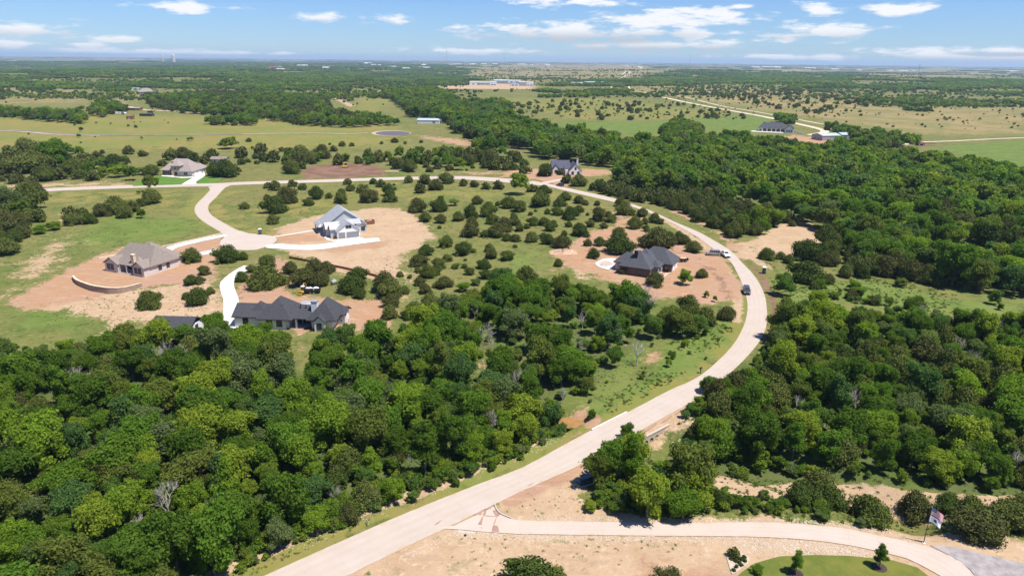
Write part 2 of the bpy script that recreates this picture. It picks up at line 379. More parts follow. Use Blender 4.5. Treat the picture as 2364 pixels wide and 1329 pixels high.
# ------------------------------------------------------------------ the ground: one sheet to the horizon
def ground_mesh():
    rr = [18.0]
    while rr[-1] < 26000:
        r = rr[-1]; rr.append(r * (1.011 if r < 900 else 1.02 if r < 4000 else 1.05))
    rr = np.array(rr); th = np.radians(np.arange(-62, 62.01, .25))
    A, B = np.meshgrid(rr, th, indexing='ij')
    X = (A * np.sin(B)).ravel(); Y = (A * np.cos(B)).ravel()
    n0, n1 = len(rr), len(th)
    idx = np.arange(n0 * n1).reshape(n0, n1)
    F = np.stack([idx[:-1, :-1], idx[1:, :-1], idx[1:, 1:], idx[:-1, 1:]], -1).reshape(-1, 4)
    return X, Y, hgt(X, Y), F
GX, GY, GZ, GF = ground_mesh()
GR = np.hypot(GX, GY)
ZN = {k: np.zeros(len(GX)) for k in ('red', 'tan', 'brown', 'lush', 'dry', 'wood', 'pale')}
def zone(key, P, soft=2.0, amt=1.0, dz=0.0):
    W = np.array(wpoly(P, dz)); soft = soft * 1.9; m = soft * 2
    sel = np.where((GX > W[:, 0].min() - m) & (GX < W[:, 0].max() + m) & (GY > W[:, 1].min() - m) & (GY < W[:, 1].max() + m))[0]
    if not len(sel): return
    x, y = GX[sel], GY[sel]
    d = segd(x, y, np.vstack([W, W[:1]])); d = np.where(inpoly(x, y, W), d, -d)
    v = np.clip(.5 + d / (2 * soft), 0, 1) * amt
    ZN[key][sel] = np.maximum(ZN[key][sel], v)
def strip(key, P, half, soft=1.5, amt=1.0):
    W = smooth(wpoly(P), 4); m = half + soft * 3
    sel = np.where((GX > W[:, 0].min() - m) & (GX < W[:, 0].max() + m) & (GY > W[:, 1].min() - m) & (GY < W[:, 1].max() + m))[0]
    d = segd(GX[sel], GY[sel], W)
    ZN[key][sel] = np.maximum(ZN[key][sel], np.clip(.5 + (half - d) / (2 * soft), 0, 1) * amt)
# bare red earth
zone('red', [(20, 695), (110, 645), (190, 605), (290, 568), (380, 572), (500, 545), (520, 560), (505, 590), (500, 640), (420, 655), (330, 668), (250, 680), (120, 705), (60, 715)], 3)
zone('red', [(545, 660), (590, 650), (650, 660), (690, 685), (780, 690), (880, 690), (910, 720), (900, 760), (800, 762), (760, 745), (550, 740), (540, 700)], 3)
zone('red', [(585, 600), (640, 590), (700, 620), (740, 650), (720, 690), (690, 690), (650, 640), (600, 630)], 3, .75)
zone('red', [(675, 750), (700, 750), (705, 810), (690, 815)], 2, .9)
zone('red', [(1270, 592), (1300, 577), (1330, 560), (1345, 535), (1420, 530), (1560, 560), (1600, 580), (1640, 580), (1680, 600), (1705, 650), (1705, 690), (1650, 705), (1560, 685), (1500, 695), (1400, 645), (1290, 606)], 3.5)
zone('red', [(1410, 470), (1470, 490), (1520, 540), (1480, 560), (1380, 545), (1390, 510)], 4, .65)
zone('red', [(1190, 628), (1300, 618), (1310, 626), (1190, 636)], 2, .7)
zone('red', [(1525, 478), (1600, 490), (1680, 540), (1715, 572), (1690, 578), (1620, 522), (1550, 492)], 3, .85)
zone('red', [(1160, 396), (1240, 390), (1300, 402), (1350, 388), (1400, 392), (1410, 402), (1345, 408), (1325, 418), (1300, 432), (1230, 415), (1150, 408)], 4)
zone('red', [(1000, 396), (1160, 393), (1200, 408), (1050, 404)], 4, .6)
zone('red', [(960, 312), (1000, 315), (1090, 325), (1095, 338), (1040, 333), (990, 322)], 8, .95)
zone('red', [(1480, 316), (1530, 320), (1535, 336), (1495, 336)], 8, .9)
zone('red', [(1770, 316), (1840, 311), (1870, 316), (1940, 326), (1930, 333), (1870, 333)], 7, .9)
zone('red', [(1280, 950), (1340, 940), (1395, 965), (1380, 995), (1300, 1000)], 2, .9)
zone('red', [(1085, 800), (1150, 800), (1150, 835), (1085, 840)], 4, .75, 2)
zone('red', [(1480, 800), (1540, 810), (1530, 850), (1470, 860)], 2, .7)
zone('red', [(1230, 760), (1300, 765), (1290, 800), (1220, 795)], 3, .6, 2)
zone('red', [(1390, 745), (1460, 750), (1450, 790), (1380, 790)], 4, .6, 2)
zone('red', [(600, 548), (632, 540), (735, 535), (755, 553), (690, 564), (640, 560)], 2, .75)
zone('red', [(735, 575), (860, 555), (905, 560), (880, 575), (760, 585)], 2, .8)
zone('red', [(1400, 1290), (1560, 1262), (1680, 1275), (1690, 1330), (1690, 1400), (1380, 1400)], 2.5, .62)
strip('brown', [(1270, 596), (1340, 585), (1400, 560), (1500, 570), (1610, 595), (1650, 620)], 1.6, 1.2, .5)
strip('brown', [(1600, 600), (1660, 640), (1680, 690)], 2.5, 2, .52)
strip('tan', [(560, 690), (640, 668), (700, 690), (850, 700)], 1.6, 1.5, .55)
strip('brown', [(590, 600), (575, 640), (548, 690), (560, 725)], .8, .8, .5)
strip('tan', [(120, 690), (240, 640), (330, 610), (440, 600)], 1.5, 2, .5)
zone('brown', [(1440, 1290), (1520, 1285), (1570, 1310), (1540, 1335), (1450, 1325)], 2, .5)
zone('brown', [(1180, 1140), (1300, 1090), (1340, 1085), (1300, 1110), (1200, 1160)], 1, .55)
zone('dry', [(2110, 560), (2200, 545), (2364, 575), (2450, 590), (2450, 615), (2300, 605), (2130, 590)], 6, .9, 2)
strip('dry', [(1640, 430), (1700, 447), (1770, 470), (1840, 490), (1920, 512)], 5, 4, .9)
# plowed brown pads
zone('brown', [(695, 398), (715, 383), (800, 375), (880, 384), (888, 405), (800, 410), (700, 412)], 4)
zone('brown', [(810, 303), (860, 300), (950, 305), (955, 312), (860, 314), (800, 309)], 6, .5)
zone('brown', [(1995, 338), (2130, 329), (2215, 334), (2100, 352), (2045, 347)], 8, .55)
# pale caliche
zone('tan', [(640, 545), (660, 520), (720, 500), (800, 487), (870, 479), (940, 486), (975, 512), (1005, 540), (975, 570), (920, 590), (935, 630), (900, 652), (860, 642), (760, 622), (690, 592), (640, 575)], 3)
zone('tan', [(740, 585), (900, 560), (960, 590), (990, 640), (960, 700), (900, 690), (880, 650), (800, 625)], 5, .55)
zone('tan', [(30, 700), (330, 662), (500, 645), (525, 690), (520, 730), (440, 742), (300, 745), (230, 775), (250, 735), (150, 722)], 4, .95)
zone('tan', [(0, 610), (60, 570), (140, 530), (200, 560), (200, 600), (100, 660), (0, 700)], 8, .56)
zone('tan', [(1725, 566), (1755, 540), (1798, 518), (1868, 512), (1902, 546), (1900, 588), (1850, 590), (1760, 596)], 3)
zone('tan', [(1672, 560), (1730, 560), (1780, 605), (1775, 622), (1700, 592)], 2.5, .9)
zone('tan', [(0, 415), (80, 420), (300, 418), (300, 432), (130, 434), (0, 446)], 4, .55)
zone('tan', [(145, 492), (160, 488), (160, 515), (140, 515)], 3, .7)
zone('tan', [(780, 1345), (1000, 1243), (1100, 1182), (1350, 1063), (1372, 1052), (1365, 1100), (1340, 1150), (1500, 1192), (1800, 1196), (2000, 1210), (2364, 1245), (2500, 1280), (2500, 1400), (780, 1400)], 1.5)
zone('tan', [(1500, 960), (1560, 930), (1640, 935), (1640, 960), (1560, 1010), (1520, 1050), (1480, 1030)], 2, .7)
zone('tan', [(1380, 1040), (1480, 1060), (1600, 1110), (1500, 1160), (1400, 1120)], 3, .6)
zone('tan', [(1020, 198), (1090, 190), (1235, 196), (1240, 206), (1130, 206), (1010, 206)], 20, .9)
zone('tan', [(200, 212), (250, 225), (330, 230), (300, 250), (230, 250), (195, 240)], 20, .55)
zone('tan', [(200, 190), (245, 192), (250, 205), (205, 200)], 25, .8)
zone('tan', [(400, 225), (470, 232), (465, 240), (400, 236)], 18, .6)
for P in ([(555, 170), (575, 185)], [(770, 225), (812, 245)]): strip('tan', P, 6, 6, .9)
strip('tan', [(1690, 1118), (1760, 1130), (1850, 1138), (2000, 1156), (2180, 1166), (2420, 1172)], 3.0, .8)
strip('tan', [(1345, 640), (1330, 600), (1350, 560), (1345, 530)], 4, 3, .6)
# verges
strip('dry', [(560, 1329), (830, 1190), (960, 1155), (1190, 1065), (1360, 980), (1440, 940), (1540, 885), (1640, 820), (1690, 770), (1705, 720), (1690, 650), (1650, 595)], 2.8, 1.4)
strip('tan', [(490, 1329), (800, 1195), (930, 1150), (1150, 1062), (1290, 1005)], 1.2, 1.0, .8)
strip('tan', [(800, 1329), (960, 1260), (1050, 1215)], 1.5, 1.0, .8)
strip('red', [(1180, 1150), (1300, 1098), (1370, 1065)], 2.0, 1.2, .75)
strip('tan', [(1520, 500), (1600, 548), (1672, 612), (1700, 680), (1700, 740)], 2.0, 1.5, .75)
strip('brown', [(1725, 600), (1760, 640), (1785, 700), (1785, 750), (1770, 790)], 1.0, 1.0, .8)
strip('dry', [(500, 520), (440, 490), (460, 460), (490, 440)], 6, 4, .7)
strip('dry', [(640, 545), (545, 520), (495, 480), (530, 445), (700, 428), (900, 423), (1040, 420)], 5, 4, .62)
# lush grass
zone('lush', [(1555, 770), (1620, 740), (1700, 730), (1690, 790), (1620, 850), (1420, 960), (1380, 985), (1300, 960), (1430, 900), (1520, 810)], 4, .9)
zone('lush', [(1765, 605), (1800, 640), (1830, 655), (2000, 640), (2200, 690), (2364, 690), (2364, 730), (2100, 720), (1900, 700), (1810, 720), (1795, 760), (1785, 700)], 5, .8)
zone('lush', [(130, 560), (200, 500), (330, 490), (480, 500), (515, 530), (370, 560), (200, 580)], 8, .68)
zone('lush', [(900, 560), (960, 560), (960, 640), (905, 640)], 4, .6)
zone('lush', [(1080, 600), (1200, 560), (1330, 600), (1290, 640), (1180, 700), (1100, 680)], 9, .62)
zone('lush', [(0, 720), (120, 705), (280, 712), (240, 740), (180, 770), (0, 775)], 4, .7)
zone('lush', [(400, 668), (480, 650), (500, 660), (420, 690)], 3, .7)
zone('lush', [(1240, 282), (1560, 279), (1640, 268), (1780, 268), (1800, 290), (1740, 306), (1600, 303), (1440, 312), (1300, 302)], 14, .95)
zone('lush', [(2150, 342), (2364, 324), (2480, 324), (2480, 390), (2340, 385), (2250, 372)], 9, 1)
zone('lush', [(980, 1100), (1100, 1060), (1200, 1030), (1270, 1000), (1300, 1010), (1150, 1062), (960, 1130)], 2.5, .7)
zone('lush', [(850, 385), (960, 380), (960, 402), (890, 404)], 5, .6)
zone('lush', [(1570, 930), (1660, 905), (1700, 935), (1640, 990), (1560, 985)], 3, .75)
# yellow hay meadows and tan prairie
zone('dry', [(-100, 248), (300, 262), (850, 275), (950, 290), (950, 340), (500, 352), (-100, 348)], 20, .78)
zone('dry', [(730, 440), (900, 425), (1300, 440), (1420, 470), (1390, 480), (1150, 460), (760, 470)], 8, .6)
zone('dry', [(-100, 420), (300, 436), (470, 432), (440, 470), (430, 500), (300, 470), (100, 480), (-100, 470)], 8, .55)
zone('dry', [(600, 450), (800, 440), (860, 480), (700, 500), (560, 530), (510, 500)], 8, .55)
zone('dry', [(800, 205), (930, 205), (950, 235), (880, 262), (790, 255)], 20, .7)
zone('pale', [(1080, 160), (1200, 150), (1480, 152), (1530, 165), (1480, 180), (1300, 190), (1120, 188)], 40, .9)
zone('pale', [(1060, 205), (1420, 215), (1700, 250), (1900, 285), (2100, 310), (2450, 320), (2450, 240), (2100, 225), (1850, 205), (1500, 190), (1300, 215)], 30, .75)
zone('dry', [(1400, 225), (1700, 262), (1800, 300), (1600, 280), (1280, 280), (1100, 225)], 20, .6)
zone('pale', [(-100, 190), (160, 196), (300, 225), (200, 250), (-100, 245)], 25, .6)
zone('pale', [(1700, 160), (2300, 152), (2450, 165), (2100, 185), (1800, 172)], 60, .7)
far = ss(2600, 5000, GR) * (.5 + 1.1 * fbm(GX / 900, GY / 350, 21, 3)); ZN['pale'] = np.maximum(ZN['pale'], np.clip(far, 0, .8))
# ------------------------------------------------------------------ where the woods stand (outlines of their crowns in the photograph)
WOODS = {
 'front': [(-150, 790), (60, 775), (180, 775), (240, 795), (300, 768), (335, 750), (350, 775), (440, 778), (500, 745), (525, 742), (560, 778), (640, 788), (675, 796), (690, 850), (712, 850), (715, 800), (775, 778), (870, 762), (930, 748), (1000, 742), (1040, 700), (1080, 668), (1160, 640),
           (1230, 645), (1330, 650), (1420, 668), (1500, 712), (1560, 724), (1600, 735), (1690, 722), (1600, 728), (1550, 752), (1500, 782), (1440, 820), (1410, 848), (1370, 880), (1280, 915), (1250, 955),
           (1190, 985), (1120, 1010), (1000, 1060), (860, 1130), (700, 1178), (560, 1240), (450, 1305), (380, 1480), (-150, 1480)],
 'right': [(1640, 800), (1700, 800), (1790, 790), (1800, 730), (1850, 700), (1900, 690), (2000, 705), (2120, 700), (2200, 725), (2500, 715), (2500, 1138), (2364, 1118), (2280, 1102), (2100, 1084), (1900, 1066), (1750, 1078), (1680, 1100),
           (1640, 1125), (1600, 1140), (1480, 1140), (1400, 1105), (1370, 1060), (1400, 1040), (1470, 1040), (1540, 1050), (1570, 960), (1640, 930), (1650, 880), (1700, 850)],
 'big': [(1425, 368), (1500, 330), (1640, 312), (1760, 322), (1880, 338), (2050, 352), (2200, 368), (2300, 385), (2500, 390), (2500, 650), (2250, 632), (2150, 600), (2010, 575), (1960, 545), (1920, 505), (1800, 468), (1650, 418), (1500, 425), (1430, 405)],
 'creek': [(880, 207), (1000, 202), (1060, 230), (1170, 236), (1180, 270), (1260, 292), (1300, 302), (1380, 312), (1500, 330), (1540, 335), (1410, 362), (1250, 344), (1230, 325), (1130, 318), (1045, 286), (1030, 270), (945, 255), (930, 240)],
 'clump': [(1095, 322), (1160, 320), (1165, 338), (1100, 342)],
 'clump2': [(1520, 295), (1545, 284), (1600, 282), (1625, 295), (1620, 315), (1540, 318)],
 'hedge': [(1900, 284), (1990, 302), (2080, 312), (2112, 326), (2060, 330), (1990, 322), (1940, 305)],
 'hedge2': [(1790, 264), (1835, 270), (1830, 282), (1795, 276)],
 'shedtrees': [(1925, 325), (2000, 320), (2060, 325), (2030, 340), (1930, 338)],
 'leftmid': [(330, 218), (480, 207), (750, 217), (770, 250), (860, 265), (940, 275), (800, 281), (700, 277), (560, 257), (430, 252), (350, 238)],
 'lefttrees': [(-100, 245), (100, 255), (200, 262), (195, 275), (130, 272), (-100, 252)],
 'farmtrees': [(215, 240), (270, 238), (290, 248), (230, 262), (205, 255)],
 'row': [(480, 273), (590, 270), (590, 279), (480, 279)],
 'housewood': [(870, 700), (885, 700)],
}
FARWOODS = [
 [(-200, 146), (500, 140), (1000, 141), (1080, 160), (1060, 202), (880, 206), (600, 207), (300, 200), (250, 212), (-200, 196)],
 [(1450, 196), (1530, 165), (1700, 160), (1850, 177), (2100, 187), (2500, 172), (2500, 238), (2150, 232), (1950, 216), (1750, 200), (1560, 197)],
 [(1290, 190), (1440, 186), (1430, 216), (1260, 226), (1230, 212)],
 [(2100, 230), (2350, 245), (2340, 262), (2100, 250)],
]
for k in ('front', 'right', 'big', 'creek', 'clump', 'leftmid'): zone('wood', WOODS[k], 3 if k in ('front', 'right') else 8, 1, 4)
THIN = [(1070, 700), (1300, 690), (1560, 720), (1540, 800), (1440, 860), (1400, 930), (1290, 900), (1200, 860), (1050, 850)]
zone('lush', THIN, 5, .7, 3)
W_ = np.array(wpoly(THIN, 3)); ZN['wood'] *= np.where(inpoly(GX, GY, W_), .62, 1)
# ------------------------------------------------------------------ ground material and object
me = bpy.data.meshes.new('ground')
me.vertices.add(len(GX)); me.vertices.foreach_set('co', np.stack([GX, GY, GZ], -1).ravel())
me.loops.add(GF.size); me.loops.foreach_set('vertex_index', GF.ravel())
me.polygons.add(len(GF)); me.polygons.foreach_set('loop_start', np.arange(0, GF.size, 4)); me.polygons.foreach_set('loop_total', np.full(len(GF), 4))
me.polygons.foreach_set('use_smooth', np.ones(len(GF), bool)); me.update(calc_edges=True)
for k, v in ZN.items():
    a = me.attributes.new('z_' + k, 'FLOAT', 'POINT'); a.data.foreach_set('value', v.astype(np.float32))
ar = me.attributes.new('z_far', 'FLOAT', 'POINT'); ar.data.foreach_set('value', ss(400, 1500, GR).astype(np.float32))
t = NT('ground'); p = t.pos()
n_big = t.noise(.018, 5, .6, p); n_mid = t.noise(.11, 6, .62, p, .4); n_fin = t.noise(.9, 6, .7, p); n_tiny = t.noise(4.5, 3, .7, p)
nz = t.math('ADD', t.math('MULTIPLY', t.math('SUBTRACT', n_mid, .5), 1.25), t.math('MULTIPLY', t.math('SUBTRACT', n_fin, .5), .75))
n_clm = t.noise(.33, 5, .7, p, .5)
def mask(key, lo=.42, hi=.6): return t.step(t.math('ADD', t.attr('z_' + key), t.math('MULTIPLY', nz, 1.15)), lo, hi)
g = t.mix(t.step(n_mid, .35, .65), (.100, .135, .030), (.170, .165, .050))
g = t.mix(t.step(n_big, .42, .62, 0, .65), g, (.19, .165, .06))
g = t.mix(t.step(n_fin, .5, .66, 0, .7), g, (.25, .205, .095)); g = t.mix(t.step(n_clm, .52, .64, 0, .75), g, (.06, .088, .02))
g = t.mix(t.step(n_fin, .25, .4, .6, 0), g, (.055, .08, .022))
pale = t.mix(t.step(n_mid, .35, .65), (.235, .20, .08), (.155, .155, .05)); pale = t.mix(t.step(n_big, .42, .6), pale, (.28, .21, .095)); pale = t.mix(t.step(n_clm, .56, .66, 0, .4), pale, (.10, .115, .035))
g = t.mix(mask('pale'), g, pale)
dry = t.mix(t.step(n_mid, .35, .65), (.19, .19, .045), (.25, .19, .068)); dry = t.mix(t.step(n_big, .4, .6, 0, .7), dry, (.15, .185, .04)); dry = t.mix(t.step(n_fin, .52, .7, 0, .6), dry, (.28, .20, .10)); dry = t.mix(t.step(n_clm, .55, .66, 0, .55), dry, (.095, .12, .03))
g = t.mix(mask('dry'), g, dry)
lush = t.mix(t.step(n_mid, .35, .65), (.100, .160, .030), (.15, .185, .045)); lush = t.mix(t.step(n_fin, .52, .7, 0, .65), lush, (.19, .19, .07)); lush = t.mix(t.step(n_clm, .54, .66, 0, .6), lush, (.055, .10, .018)); lush = t.mix(t.step(n_fin, .28, .42, .6, 0), lush, (.035, .075, .014))
g = t.mix(mask('lush'), g, lush)
wood = t.mix(t.step(n_mid, .4, .65), (.075, .105, .028), (.12, .12, .045)); wood = t.mix(t.step(n_fin, .5, .7, 0, .6), wood, (.11, .165, .04))
g = t.mix(mask('wood'), g, wood)
tan = t.mix(t.step(n_mid, .35, .68), (.45, .32, .205), (.40, .27, .165)); tan = t.mix(t.step(n_fin, .52, .72, 0, .7), tan, (.57, .45, .34)); tan = t.mix(t.step(n_tiny, .6, .75, 0, .45), tan, (.24, .18, .10)); tan = t.mix(t.step(n_fin, .3, .45, .75, 0), tan, (.27, .205, .115))
tan = t.mix(t.step(n_clm, .56, .66, 0, .55), tan, (.20, .19, .08))
mpz = t.new('ShaderNodeMapping'); mpz.inputs['Scale'].default_value = (.16, .9, .5); mpz.inputs['Rotation'].default_value = (0, 0, .5); t.l.new(p, mpz.inputs[0]); n_str = t.noise(1.0, 5, .65, mpz.outputs[0], .6)
tan = t.mix(t.step(n_str, .52, .64, 0, .5), tan, (.34, .235, .15))
g = t.mix(mask('tan'), g, tan)
red = t.mix(t.step(n_mid, .35, .66), (.375, .21, .118), (.35, .225, .14)); red = t.mix(t.step(n_fin, .5, .75, 0, .6), red, (.42, .29, .185)); red = t.mix(t.step(n_fin, .25, .42, .55, 0), red, (.25, .13, .085)); red = t.mix(t.step(n_big, .5, .65, 0, .5), red, (.42, .29, .19))
red = t.mix(t.step(n_big, .48, .6, 0, .7), red, (.36, .215, .15))
red = t.mix(t.step(n_str, .5, .68, 0, .55), red, (.48, .33, .23)); red = t.mix(t.step(n_str, .3, .42, .4, 0), red, (.29, .155, .10))
red = t.mix(t.step(n_clm, .6, .7, 0, .5), red, (.22, .17, .08)); red = t.mix(t.step(n_clm, .3, .42, .5, 0), red, (.50, .37, .27))
g = t.mix(mask('red'), g, red)
brown = t.mix(t.step(n_mid, .4, .6), (.16, .09, .06), (.225, .135, .092)); brown = t.mix(t.step(n_fin, .6, .8, 0, .6), brown, (.3, .2, .15))
g = t.mix(mask('brown'), g, brown)
g = t.mix(1.0, g, (.90, .90, .90), 'MULTIPLY')
hb = t.math('ADD', t.math('MULTIPLY', n_fin, .8), t.math('MULTIPLY', n_tiny, .35))
t.bsdf(g, .95, 0, t.bump(hb, .55, .35), .08)
me.materials.append(t.m)
ground = link('ground', me); tag(ground, 'rolling ground of meadow grass, red earth and pale caliche', None, None, 'structure')
# ------------------------------------------------------------------ streets, drives, tracks, water
def lane(o, u):
    a = o.data.attributes.new('lane', 'FLOAT', 'POINT'); a.data.foreach_set('value', np.array(u, np.float32))
def drape(name, rows, mat, dz=.07, parent=None, sub=1):
    """a strip of surface: rows of (left, right) points laid on the ground"""
    mb = MB(); V = []
    for a, b in rows:
        for k in range(sub + 1):
            q = np.array(a) + (np.array(b) - np.array(a)) * k / sub; V.append((q[0], q[1], H(q[0], q[1]) + dz))
    n = sub + 1
    mb.add(V, [(i * n + k, i * n + k + 1, (i + 1) * n + k + 1, (i + 1) * n + k) for i in range(len(rows) - 1) for k in range(sub)])
    o = mb.build(name, mat, parent)
    if sub == 4: lane(o, [1 + k / sub for i in range(len(rows)) for k in range(n)])
    return o
def resample(P, step):
    P = np.array(P); s = np.r_[0, np.cumsum(np.hypot(*np.diff(P, axis=0).T))]
    n = max(2, int(s[-1] / step)); q = np.linspace(0, s[-1], n + 1)
    return np.stack([np.interp(q, s, P[:, 0]), np.interp(q, s, P[:, 1])], -1)
def nearest_on(P, q):
    best = None
    for a, b in zip(P[:-1], P[1:]):
        v = b - a; t_ = min(1, max(0, float(np.dot(q - a, v) / (np.dot(v, v) + 1e-9)))); c = a + v * t_; d = float(np.hypot(*(q - c)))
        if best is None or d < best[0]: best = (d, c)
    return best[1]
def rows_from(L, Rr, step):
    L = resample(smooth(wpoly(L)), step); Rr = smooth(wpoly(Rr))
    return [(a, nearest_on(Rr, a)) for a in L]
def center_rows(P, half, step=4, raw=False):
    P = resample(smooth(P if raw else wpoly(P)), step); o = []
    for i in range(len(P)):
        d = P[min(i + 1, len(P) - 1)] - P[max(i - 1, 0)]; d = d / (np.hypot(*d) + 1e-9); n = np.array([-d[1], d[0]]); o.append((P[i] + n * half, P[i] - n * half))
    return o
def flat(name, P, mat, dz=.075, parent=None, raw=False, th=0.0):
    W = P if raw else wpoly(P)
    bm = bmesh.new(); vv = [bm.verts.new((x, y, H(x, y) + dz)) for x, y in W]
    bm.faces.new(vv); bmesh.ops.triangulate(bm, faces=bm.faces)
    bmesh.ops.subdivide_edges(bm, edges=[e for e in bm.edges if e.calc_length() > 6], cuts=2, use_grid_fill=True)
    for v in bm.verts: v.co.z = H(v.co.x, v.co.y) + dz
    for f in bm.faces:
        f.normal_update()
        if f.normal.z < 0: f.normal_flip()
    me = bpy.data.meshes.new(name); bm.to_mesh(me); bm.free(); me.materials.append(mat)
    return link(name, me, parent)
def panel(rows, i0, i1, name, mat, parent, u0, u1, dz, g=.016):
    """one cast panel of a concrete pavement between joints"""
    def P(i, u):
        a, b = rows[i]; return np.array(a) + (np.array(b) - np.array(a)) * u
    c = [P(i0, u0), P(i1, u0), P(i1, u1), P(i0, u1)]; m_ = sum(c) / 4
    c = [q + (m_ - q) / np.hypot(*(m_ - q)) * g * 1.41 for q in c]
    mb = MB(); top = [(q[0], q[1], H(q[0], q[1]) + dz) for q in c]; bot = [(x, y, z - .06) for x, y, z in top]
    mb.add(bot + top, [(4, 5, 6, 7), (0, 1, 5, 4), (1, 2, 6, 5), (2, 3, 7, 6), (3, 0, 4, 7)])
    o = mb.build(name, mat, parent); lane(o, [1 + u0, 1 + u0, 1 + u1, 1 + u1] * 2); return o
ST_L = [(420, 1420), (609, 1329), (860, 1217), (964, 1173), (1110, 1115), (1200, 1082), (1298, 1029), (1367, 992), (1446, 953), (1545, 901), (1609, 872), (1655, 835), (1690, 799), (1711, 765), (1723, 732), (1725, 698), (1716, 664), (1703, 633), (1682, 600), (1638, 569), (1604, 544), (1537, 508), (1479, 484), (1426, 469), (1307, 441), (1253, 429), (1172, 422), (1104, 416.5), (1037, 414), (900, 416), (800, 419.5), (700, 422.5), (528, 428), (490, 430), (304, 434.5), (135, 441), (7, 448), (-150, 456)]
ST_R = [(650, 1405), (802, 1329), (949, 1257), (1041, 1214), (1200, 1136), (1352, 1068), (1436, 1021), (1515, 973), (1594, 929), (1650, 889), (1700, 848), (1743, 802), (1764, 768), (1771, 738), (1770, 712), (1766, 684), (1753, 654), (1736, 630), (1713, 606), (1689, 581), (1655, 559), (1611, 535), (1557, 512), (1496, 484), (1442, 466), (1401, 454), (1300, 432), (1230, 417.5), (1172, 412.5), (1104, 408.3), (1037, 407), (900, 409.5), (800, 413), (525, 421.5), (507, 423), (304, 427.8), (135, 433.5), (7, 442), (-150, 450)]
rows = rows_from(ST_L, ST_R, 1.6)
STREET_AX = np.array([(np.array(a) + np.array(b)) / 2 for a, b in rows])
cum = np.r_[0, np.cumsum(np.hypot(*np.diff(STREET_AX, axis=0).T))]
cut = int(np.argmax(STREET_AX[:, 1] > 172))
street = thing('street', 'curving pale concrete street sweeping through the whole subdivision', None); tag(street, kind='structure')
drape('roadway', rows[cut:], MAT['road'], .075, street, 4)
drape('joint_bed', rows[:cut + 1], MAT['joint'], .066, street, 2)
i = 0
while i + 3 <= cut:
    for u0, u1 in ((0, .5), (.5, 1)): panel(rows, i, i + 3, 'concrete_panel', MAT['road'], street, u0, u1, .075)
    i += 3
if i < cut: drape('roadway', rows[i:cut + 1], MAT['road'], .0745, street, 4)
CS_L = [(495, 428), (474, 451), (455, 470), (449, 484), (455, 499), (474, 515), (512, 538), (540, 560)]
CS_R = [(524, 428), (501, 454), (484, 471), (481, 484), (490, 498), (521, 517), (555, 534), (600, 548)]
cs = rows_from(CS_L, CS_R, 2.5)
court = thing('side_street', 'pale concrete side street bending down to a round turning head', None); tag(court, kind='structure')
drape('roadway', cs, MAT['road'], .080, court, 4)
bulb = [(512, 537), (555, 533), (575, 539), (609, 542), (632, 545.5), (640, 553), (633, 562), (609, 572), (592, 577), (570, 578), (545, 577), (520, 572), (507, 564), (510, 555), (518, 548)]
flat('turning_head', bulb, MAT['road'], .084, court)
flat('corner_apron', [(480, 432), (498, 429), (524, 428), (536, 427), (521, 433), (512, 441), (486, 441), (484, 436)], MAT['road'], .088, court)
def drive(name, label, P, half, mat, step=4.0, dz=.09, joints=True):
    r = center_rows(P, half, step); d = thing(name, label, None); tag(d, kind='structure')
    if not joints: drape('slab', r, mat, dz, d, 1); return d
    drape('joint_bed', r, MAT['joint'], dz - .01, d, 1)
    for k in range(len(r) - 1): panel(r, k, k + 1, 'concrete_panel', mat, d, 0, 1, dz, .02)
    return d
drive('driveway', 'white concrete loop drive around a red dirt island', [(520, 543), (480, 551), (440, 560), (400, 570), (384, 579), (386, 588), (405, 593), (430, 592), (470, 585), (506, 577)], 2.0, MAT['drive'])
dB = thing('driveway', 'white concrete drive leading to the grey three bay garage', None); tag(dB, kind='structure')
flat('slab', [(612, 567), (640, 562.5), (693, 566.5), (731, 565), (768, 560), (783, 553.5), (828, 547.5), (842, 551), (874, 549.5), (878, 557), (801, 567), (751, 575), (720, 577.5), (680, 577), (615, 572.5)], MAT['drive'], .1, dB)
drive('walkway', 'narrow pale concrete walk from the turning head to the metal roofed house', [(632, 547), (690, 538), (737, 531), (750, 545), (764, 556), (782, 553)], .65, MAT['drive'], 2.5)
drive('driveway', 'white concrete drive curving down to the long charcoal roofed house', [(576, 614), (555, 625), (538, 638), (524, 652), (526, 670), (533, 690), (534, 712), (534, 735), (548, 752), (562, 756)], 2.0, MAT['drive'])
dF = thing('driveway', 'white concrete drive of the taupe roofed stone house', None); tag(dF, kind='structure')
flat('slab', [(419, 426), (450, 408), (449, 402), (472, 398), (474, 406), (452, 420), (454, 424.5)], MAT['drive'], .1, dF)
flat('walk_strip', [(373, 405), (400, 405.5), (404, 408.5), (425, 409), (448, 408), (446, 410.5), (420, 411.5), (400, 409), (373, 407)], MAT['drive'], .105, dF)
drive('driveway', 'pale concrete drive leading to the white gabled house', [(1243, 425), (1268, 420), (1290, 416), (1313, 412)], 2.2, MAT['fgdrive'], 5)
fgT = [(1145, 1166), (1151, 1180), (1175, 1196), (1200, 1201), (1495, 1206), (1650, 1206), (1791, 1206), (1938, 1218), (2037, 1238), (2135, 1260), (2209, 1292), (2249, 1329), (2280, 1380)]
fgB = [(1020, 1217), (1056, 1221), (1110, 1226), (1200, 1233), (1495, 1237), (1650, 1238), (1791, 1241), (1938, 1255), (2086, 1287), (2135, 1312), (2170, 1329), (2200, 1370)]
fd = thing('driveway', 'long pale concrete drive with cross joints beside the flagpole', None); tag(fd, kind='structure')
flat('apron', [(1000, 1219), (1050, 1213), (1100, 1189), (1145, 1167), (1151, 1180), (1170, 1194), (1190, 1200), (1201.5, 1201.3), (1201.5, 1233), (1110, 1227), (1056, 1222)], MAT['fgdrive'], .082, fd)
